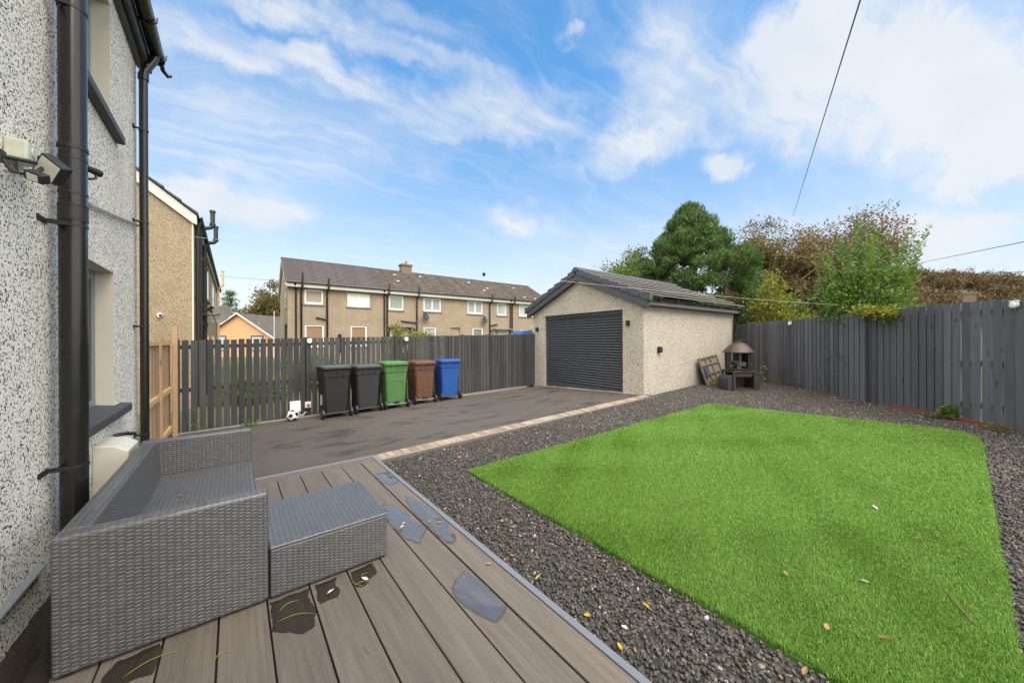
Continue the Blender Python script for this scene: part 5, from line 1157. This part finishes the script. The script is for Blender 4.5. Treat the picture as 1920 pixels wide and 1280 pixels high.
make_tree('climbing_shrub', (ov[0]-FN[0]*.35, ov[1]-FN[1]*.35, rtop(1.95)-.06), 'low yellow green spray of leaves hanging over the top of the board fence', 'shrub', T+np.append(FN*.35, 0), [[(0, 0, -1.6), (0, 0, 0), (FN[0]*.3, FN[1]*.3, .08)]], MAT['lf_yellow'], MAT['bark_grey'], 34, .06, .036, .06, .004, .4, .1, .5, trunkname='stem')
# shrubs in the next garden, seen over and through the picket fence
for k, (loc, H, rx, lab, mat, cat) in enumerate((((5.3, 13.6, -.35), 2.35, .75, 'bright yellow green shrub just above the picket fence behind the green bin', MAT['lf_yellow'], 'shrub'), ((6.5, 14.2, -.35), 2.15, .6, 'smaller yellow green shrub above the picket fence right of the bright one', MAT['lf_yellow'], 'shrub'),
      ((2.4, 14.5, -.4), 1.35, 1.1, 'low green bush seen through the gaps of the picket fence behind the black bins', MAT['lf_lime'], 'bush'), ((.4, 12.5, -.4), .75, .8, 'low green bush seen through the picket gaps beside the football', MAT['lf_lime'], 'bush'))):
    T = ellips(70, (0, 0, H*.55), (rx, rx, H*.45), .3, .3); make_tree('garden_shrub', loc, lab, cat, T, [[(0, 0, 0), (0, 0, H*.3)]], mat, MAT['bark_grey'], 70, .085, .05, .13, .006)
# trees far left, between the houses
T = np.concatenate([ellips(13, (0, 0, z), (r, r, .2), .3, .3) for z, r in zip(np.linspace(2.5, 8.2, 9), np.linspace(2.8, .4, 9))])
make_tree('pine_tree', (-.45, 57.6, -.6), 'sparse dark pine behind the satellite dish in the gap between the houses', 'tree', T, [[(0, 0, 0), (0, 0, 3), (0, 0, 6), (0, 0, 8.4)]], MAT['lf_conifer'], MAT['bark'], 26, .36, .06, .22, .02, .5, .5, .6)
T = np.concatenate([ellips(150, (0, 0, 6.0), (2.2, 2.2, 3.2), .3, .5), ellips(80, (-2.6, 2.0, 4.4), (2.0, 2.0, 2.5), .3, .5)])
make_tree('garden_tree', (3.9, 59, -.6), 'olive green tree behind the peach bungalow at the terrace gable', 'tree', T, [[(0, 0, 0), (0, 0, 3), (0, 0, 5)]], MAT['lf_olive'], MAT['bark'], 60, .32, .17, .45, .02)
# wooded hill on the right: land plus a far-off wood that reads as one mass
lat_ = np.linspace(-10, 190, 60); dp_ = np.linspace(52, 230, 26); LL, DD = np.meshgrid(lat_, dp_)
hz_ = np.clip((DD-52)/75, 0, 1)**.8*(20.5+4.2*np.sin(LL*.055+1)+2.0*np.sin(LL*.13))-.8*(DD < 54); hz_ *= np.clip((LL+8)/30, 0, 1)
V = np.stack([LL*right0.x+DD*fwd0.x, LL*right0.y+DD*fwd0.y, hz_-.3], -1).reshape(-1, 3); nx = len(lat_); F = np.array([(j*nx+i, j*nx+i+1, (j+1)*nx+i+1, (j+1)*nx+i) for j in range(len(dp_)-1) for i in range(nx-1)])
hill = fast_mesh('hills', V, F, plain('brown hillside scrub', (.085, .066, .034), .95, var=.5, scale=.4), smooth=True); hill['kind'] = 'structure'
Vs, Fs, k = [], [], 0
for i in range(520):
    L_a = rng.uniform(10, 175); D_a = rng.uniform(58, 135); L_a = max(L_a, .62*D_a*rng.uniform(1.0, 1.5)); f = np.clip((D_a-52)/75, 0, 1)**.8; z = f*(20.5+4.2*math.sin(L_a*.055+1)+2.0*math.sin(L_a*.13))*np.clip((L_a+8)/30, 0, 1)
    hh = rng.uniform(2.0, 3.6); c = np.array([L_a*right0.x+D_a*fwd0.x, L_a*right0.y+D_a*fwd0.y, z+hh*.55]); T = ellips(26, c, (hh*.9, hh*.9, hh*.55), .3, .4)
    P = np.repeat(T, 34, 0); off = rng.normal(size=P.shape)*.42; v, f_ = leaf_arrays(P+off, unit(off)+np.array([0, 0, .3]), rng.uniform(.3, .6, len(P)), .28, .1); Vs.append(v); Fs.append(f_+k); k += len(v)
tag(fast_mesh('hillside_wood', np.concatenate(Vs), np.concatenate(Fs), MAT['lf_hill']), 'russet wooded hillside above the board fence at the far right', 'woodland', None, 'stuff')

# ------------------------------------------------------------------ artificial lawn
LP = np.array([(2.11, -.10), (2.14, 3.575), (7.9, 3.29), (8.33, .25), (8.28, -.02), (8.02, -.16), (7.6, -.185), (2.3, -.175)])
def inpoly(P, poly):
    x, y = P[:, 0], P[:, 1]; r = np.zeros(len(P), bool); n = len(poly)
    for i in range(n):
        (x0, y0), (x1, y1) = poly[i], poly[(i+1) % n]; c = ((y0 > y) != (y1 > y)); xx = (x1-x0)*(y-y0)/np.where(y1 == y0, 1e-9, y1-y0)+x0; r ^= c & (x < xx)
    return r
def vn(P, s, off=0.0):   # cheap smooth noise
    return (np.sin(P[:, 0]*s*1.3+off)*np.cos(P[:, 1]*s*1.7-off*.7)+np.sin((P[:, 0]+P[:, 1])*s*.9+1.7+off)*.8+np.sin((P[:, 0]*.6-P[:, 1])*s*2.3+off*2)*.6)/2.4
N = 1900000; C = np.stack([rng.uniform(2.05, 8.4, N), rng.uniform(-.2, 3.6, N)], 1); C = C[inpoly(C, LP)]
dist = np.linalg.norm(C, axis=1); C = C[rng.random(len(C)) < np.minimum(1, (3.0/dist)**1.25)]; dist = np.linalg.norm(C, axis=1); n = len(C)
wob = .018*vn(C, 6)+.010*vn(C, 17, 2); edge_in = inpoly(C+np.stack([wob, wob], 1), LP); C, dist = C[edge_in], dist[edge_in]; n = len(C)
ang = .7*vn(C, 1.1)+.9*vn(C, 4.1, 1.)+rng.normal(size=n)*.9; lean = .75+.07*vn(C, .9, 3)+rng.normal(size=n)*.3
ln = rng.uniform(.018, .034, n)*(1+.06*vn(C, 2.2)); wd = .0014*np.maximum(1, dist/3.0)
B = np.stack([C[:, 0], C[:, 1], g(C[:, 0], C[:, 1])+.018], 1); dirh = np.stack([np.cos(ang), np.sin(ang), 0*ang], 1); side = np.stack([-np.sin(ang+rng.normal(size=n)*.8), np.cos(ang+rng.normal(size=n)*.8), 0*ang], 1)
mid = B + dirh*(ln*np.sin(lean*.5)*.5)[:, None] + np.array([0, 0, 1])*(ln*.55*np.cos(lean*.4))[:, None]
tip = mid + dirh*(ln*.6*np.sin(lean*1.1))[:, None] + np.array([0, 0, 1])*(ln*.55*np.cos(np.clip(lean*1.1, -1.5, 1.6)))[:, None]
V = np.stack([B-side*wd[:, None], B+side*wd[:, None], mid+side*wd[:, None], mid-side*wd[:, None], tip+side*wd[:, None]*.35, tip-side*wd[:, None]*.35], 1).reshape(-1, 3)
b = np.arange(n)[:, None]*6; F = np.concatenate([b+np.array([[0, 1, 2, 3]]), b+np.array([[3, 2, 4, 5]])], 0)
lawn = fast_mesh('artificial_grass', V, F, MAT['pile']); lawn['kind'] = 'stuff'; tag(lawn, 'bright green artificial grass rectangle in the middle of the gravel', 'artificial grass')
mb = MB(); cen = LP.mean(0); nL = len(LP); dense = []
for i in range(nL):
    a, b_ = LP[i], LP[(i+1) % nL]; m_ = max(1, int(np.linalg.norm(b_-a)/.3)); dense += [a+(b_-a)*j/m_ for j in range(m_)]
nD = len(dense)
for fr_ in (1.0, .66, .33): mb.v += [tuple(np.append(cen+(p-cen)*fr_*.998, gf(*(cen+(p-cen)*fr_))+.02)) for p in dense]
mb.v.append((cen[0], cen[1], gf(*cen)+.02)); mb.v += [(p[0], p[1], gf(*p)-.02) for p in dense]
for r_ in range(2):
    for i in range(nD): mb.f.append([r_*nD+i, r_*nD+(i+1) % nD, (r_+1)*nD+(i+1) % nD, (r_+1)*nD+i])
for i in range(nD): mb.f.append([2*nD+i, 2*nD+(i+1) % nD, 3*nD]); mb.f.append([i, 3*nD+1+i, 3*nD+1+(i+1) % nD, (i+1) % nD])
mb.mi = [0]*len(mb.f); mb.build('backing', MAT['pile_base'], lawn)

# ------------------------------------------------------------------ loose stones on the gravel bed (stuff)
def rocks(n_var=14):
    ph = (1+5**.5)/2; v = unit(np.array([(-1, ph, 0), (1, ph, 0), (-1, -ph, 0), (1, -ph, 0), (0, -1, ph), (0, 1, ph), (0, -1, -ph), (0, 1, -ph), (ph, 0, -1), (ph, 0, 1), (-ph, 0, -1), (-ph, 0, 1)], float))
    f = np.array([(0, 11, 5), (0, 5, 1), (0, 1, 7), (0, 7, 10), (0, 10, 11), (1, 5, 9), (5, 11, 4), (11, 10, 2), (10, 7, 6), (7, 1, 8), (3, 9, 4), (3, 4, 2), (3, 2, 6), (3, 6, 8), (3, 8, 9), (4, 9, 5), (2, 4, 11), (6, 2, 10), (8, 6, 7), (9, 8, 1)])
    return np.array([v*rng.uniform(.72, 1.22, (12, 1)) for _ in range(n_var)]), f
RV, RF = rocks(); N = 230000
C = np.stack([rng.uniform(1.40, 13.6, N), rng.uniform(-2.4, 4.72, N)], 1); dist = np.linalg.norm(C, axis=1)
keep = ((C-GA) @ FN > .02) & ~inpoly(C, LP) & ~((C[:, 0] < 8.0) & (C[:, 1] > 4.66-.0084*(C[:, 0]-1.4))) & ~((C[:, 0] > 7.95) & (C[:, 1] > 4.84-.042*(C[:, 0]-8)))
fw = C @ np.array(fwd0)[:2]; lt = C @ np.array(right0)[:2]; keep &= (fw > -.8) & (np.abs(lt) < 1.75*np.maximum(fw, 0)+2.0) & (rng.random(N) < np.minimum(1, (3.4/dist)**.55))
C, dist = C[keep], dist[keep]; n = len(C); print('stones', n)
q = rng.normal(size=(n, 4)); q /= np.linalg.norm(q, axis=1, keepdims=True); w_, x_, y_, z_ = q.T
RM = np.stack([1-2*(y_*y_+z_*z_), 2*(x_*y_-z_*w_), 2*(x_*z_+y_*w_), 2*(x_*y_+z_*w_), 1-2*(x_*x_+z_*z_), 2*(y_*z_-x_*w_), 2*(x_*z_-y_*w_), 2*(y_*z_+x_*w_), 1-2*(x_*x_+y_*y_)], 1).reshape(n, 3, 3)
sz = rng.uniform(.0072, .0150, n)*np.where(dist > 6, 1.25, 1.0); scl = np.stack([sz*1.25, sz*.9, sz*.62], 1)
V = RV[rng.integers(0, len(RV), n)]*scl[:, None, :]; V = np.einsum('nij,nkj->nki', RM, V) + np.stack([C[:, 0], C[:, 1], g(C[:, 0], C[:, 1])+rng.uniform(.0, .014, n)], 1)[:, None, :]
F = RF[None]+(np.arange(n)*12)[:, None, None]
tag(fast_mesh('loose_gravel', V.reshape(-1, 3), F.reshape(-1, 3), MAT['stone']), 'dark grey crushed stone gravel around the lawn', 'gravel', None, 'stuff')

# ------------------------------------------------------------------ fallen leaves, grass clippings, weeds
def leafmesh(L, Wd, curl):
    mb = MB(); pr = [(-1, 0), (-.6, .55), (-.05, .95), (.45, .7), (1, 0)]; vs = []
    for t, wv in pr: vs += [(t*L/2, -wv*Wd/2, .004+curl*(wv**2)*L*.6+curl*t*t*L*.5), (t*L/2, 0, .003+curl*t*t*L*.5), (t*L/2, wv*Wd/2, .004+curl*(wv**2)*L*.9+curl*t*t*L*.5)]
    fs = []
    for i in range(4):
        for j in range(2): fs.append((i*3+j, (i+1)*3+j, (i+1)*3+j+1, i*3+j+1))
    return mb.add(vs, fs)
def leaf(x, y, z, kind, label, group, L=.05, Wd=.028, curl=.25):
    o = leafmesh(L*random.uniform(.85, 1.2), Wd*random.uniform(.8, 1.2), curl*random.uniform(.5, 1.4)).build('fallen_leaf', MAT[kind], None, smooth=True, angle=80, loc=(x, y, z)); o.rotation_euler = (random.uniform(-.25, .25), random.uniform(-.25, .25), random.uniform(0, 6.28)); return tag(o, label, 'leaf', group)
for x, y, k in ((4.3, .45, 'lf_pale'), (3.88, .19, 'lf_dead'), (2.73, .68, 'lf_dead'), (3.01, .36, 'lf_pale'), (2.41, .43, 'lf_dead'), (2.53, .23, 'lf_dead'), (8.05, .12, 'lf_fallyellow'), (7.9, .45, 'lf_fallyellow'), (7.4, .9, 'lf_fallyellow')):
    lab = {'lf_pale': 'pale curled leaf on the artificial grass', 'lf_dead': 'brown dry leaf on the artificial grass', 'lf_fallyellow': 'yellow leaf on the far right corner of the artificial grass'}[k]
    leaf(x, y, gf(x, y)+.05, k, lab, {'lf_pale': 'pale leaves on the lawn', 'lf_dead': 'brown leaves on the lawn', 'lf_fallyellow': 'yellow leaves on the lawn'}[k], .052, .024)
for x, y, k in ((1.02, 2.69, 'lf_pale'), (1.05, 2.73, 'lf_pale'), (1.22, 2.62, 'lf_dead'), (1.28, 2.57, 'lf_dead'), (1.28, 2.34, 'lf_dead'), (1.29, 1.89, 'lf_dead'), (.43, 2.25, 'lf_pale'), (.62, 2.24, 'lf_pale'), (1.0, 2.66, 'lf_dead')):
    leaf(x, y, .004, k, 'pale bleached leaf on the wet deck boards' if k == 'lf_pale' else 'brown leaf lying on the deck boards', 'pale leaves on the deck' if k == 'lf_pale' else 'brown leaves on the deck', .045, .018)
for x, y, k in ((1.64, 1.11, 'lf_pale'), (1.86, 1.12, 'lf_fallyellow'), (1.55, 1.29, 'lf_fallyellow'), (1.55, 1.70, 'lf_fallyellow'), (1.56, 1.99, 'lf_dead'), (1.52, 2.93, 'lf_dead'), (1.52, 1.06, 'lf_fallyellow'), (2.06, .44, 'lf_dead'), (2.04, .36, 'lf_dead'), (2.3, 4.04, 'lf_dead')):
    lab = {'lf_pale': 'large pale leaf on the gravel by the deck edge', 'lf_dead': 'brown leaf on the gravel beside the lawn', 'lf_fallyellow': 'yellow leaf on the gravel beside the deck'}[k]
    leaf(x, y, gf(x, y)+.022, k, lab, {'lf_pale': 'pale leaves on the gravel', 'lf_dead': 'brown leaves on the gravel', 'lf_fallyellow': 'yellow leaves on the gravel'}[k], .05, .026)
leaf(-.32, 3.55, .316, 'lf_dead', 'small orange brown leaf on the sofa seat', None, .05, .028)
for x, y, a, L, z in ((.23, 2.27, .3, .10, .004), (.25, 2.15, -.35, .17, .004), (.50, 1.73, 1.5, .08, .003), (.575, 2.24, 1.9, .12, .004), (.60, 2.2, -.5, .10, .004), (-.30, 2.25, .2, .17, .004), (-.05, 2.1, .5, .07, .003), (.63, 2.27, .8, .06, .004), (-.33, 2.12, 1.4, .07, .003)):
    c, s = math.cos(a), math.sin(a); pts = [(c*L*(t-.5)-s*.02*math.sin(t*3.1), s*L*(t-.5)+c*.02*math.sin(t*3.1), .002+.006*math.sin(t*3.1)) for t in np.linspace(0, 1, 7)]
    tag(MB().tube(pts, [.0006, .0014, .0017, .0017, .0016, .0012, .0005], 5).build('grass_clipping', MAT['blade'], None, smooth=True, loc=(x, y, z)), 'yellow green grass clipping on the damp deck boards', 'grass clipping', 'grass clippings on the deck')
for x0, y0, x1, y1, lab in ((3.02, -.04, 3.3, .06, 'short brown twig on the artificial grass near its right edge'), (2.85, -.28, 3.25, -.32, 'dry grass stalk on the gravel right of the lawn')):
    tag(MB().tube([(0, 0, .02), ((x1-x0)*.5, (y1-y0)*.5+.01, .03), (x1-x0, y1-y0, .02)], [.004, .0035, .001], 6).build('twig', MAT['bark_grey'], None, loc=(x0, y0, gf(x0, y0)+.03)), lab, 'twig')
def weed(loc, H, rx, n, mat, lab, L=.05, Wd=.035, flowers=None):
    T = ellips(n, (0, 0, H*.55), (rx, rx, H*.45), .1, .3); t = make_tree('weed', loc, lab, 'weed', T, [[(0, 0, 0), (0, 0, H*.3)]], mat, MAT['bark_grey'], 4, L, Wd, .03, .0022, .3, .3, .6, trunkname='stem')
    if flowers:
        P = ellips(flowers, (0, 0, H*.8), (rx, rx, H*.35), .2, .2); P = np.repeat(P, 5, 0); V, F = leaf_arrays(P, rng.normal(size=P.shape), .05, .035); fast_mesh('flower', V, F, MAT['lf_fallyellow'], t)
def at_fence(x, y=.08): p = GA+FD*x+FN*y; return (p[0], p[1], gf(*p))
weed(at_fence(.72), .34, .12, 12, MAT['lf_green'], 'broad leaved green weed climbing the near boards of the board fence', .085, .07)
weed(at_fence(.85, .2), .10, .16, 12, MAT['lf_green'], 'low green weed at the foot of the board fence by the lawn corner', .05, .04)
weed(at_fence(4.05), .12, .1, 10, MAT['lf_lime'], 'small pale weed at the middle of the board fence foot', .04, .03)
weed(at_fence(4.75), .16, .08, 8, MAT['lf_yellow'], 'tiny yellowish weed at the board fence foot nearer the fire pit', .04, .02)
weed((11.05, 3.25, gf(11, 3.2)), .62, .10, 10, MAT['lf_lime'], 'thin yellow flowered weed right of the fire pit', .05, .03, 8)
weed((10.75, 4.25, gf(10.7, 4.2)), .25, .22, 22, MAT['lf_yellow'], 'yellow leaved weed between the fire pit and the leaning frame', .06, .04)
weed((11.5, 4.0, gf(11.5, 4)), .95, .22, 26, MAT['lf_lime'], 'taller green weed behind the hood of the fire pit', .07, .04)
weed((8.75, -.35, gf(8.7, -.3)), .10, .2, 26, MAT['lf_lime'], 'low green weeds at the right end of the board fence', .05, .02)
weed((-.55, 8.55, gf(-.5, 8.5)), .45, .15, 10, MAT['lf_lime'], 'straggly weed at the left end of the picket fence', .05, .02)
weed((.25, 8.58, gf(.2, 8.5)), .10, .2, 16, MAT['lf_green'], 'low green weed at the picket fence foot left of the football', .05, .03)
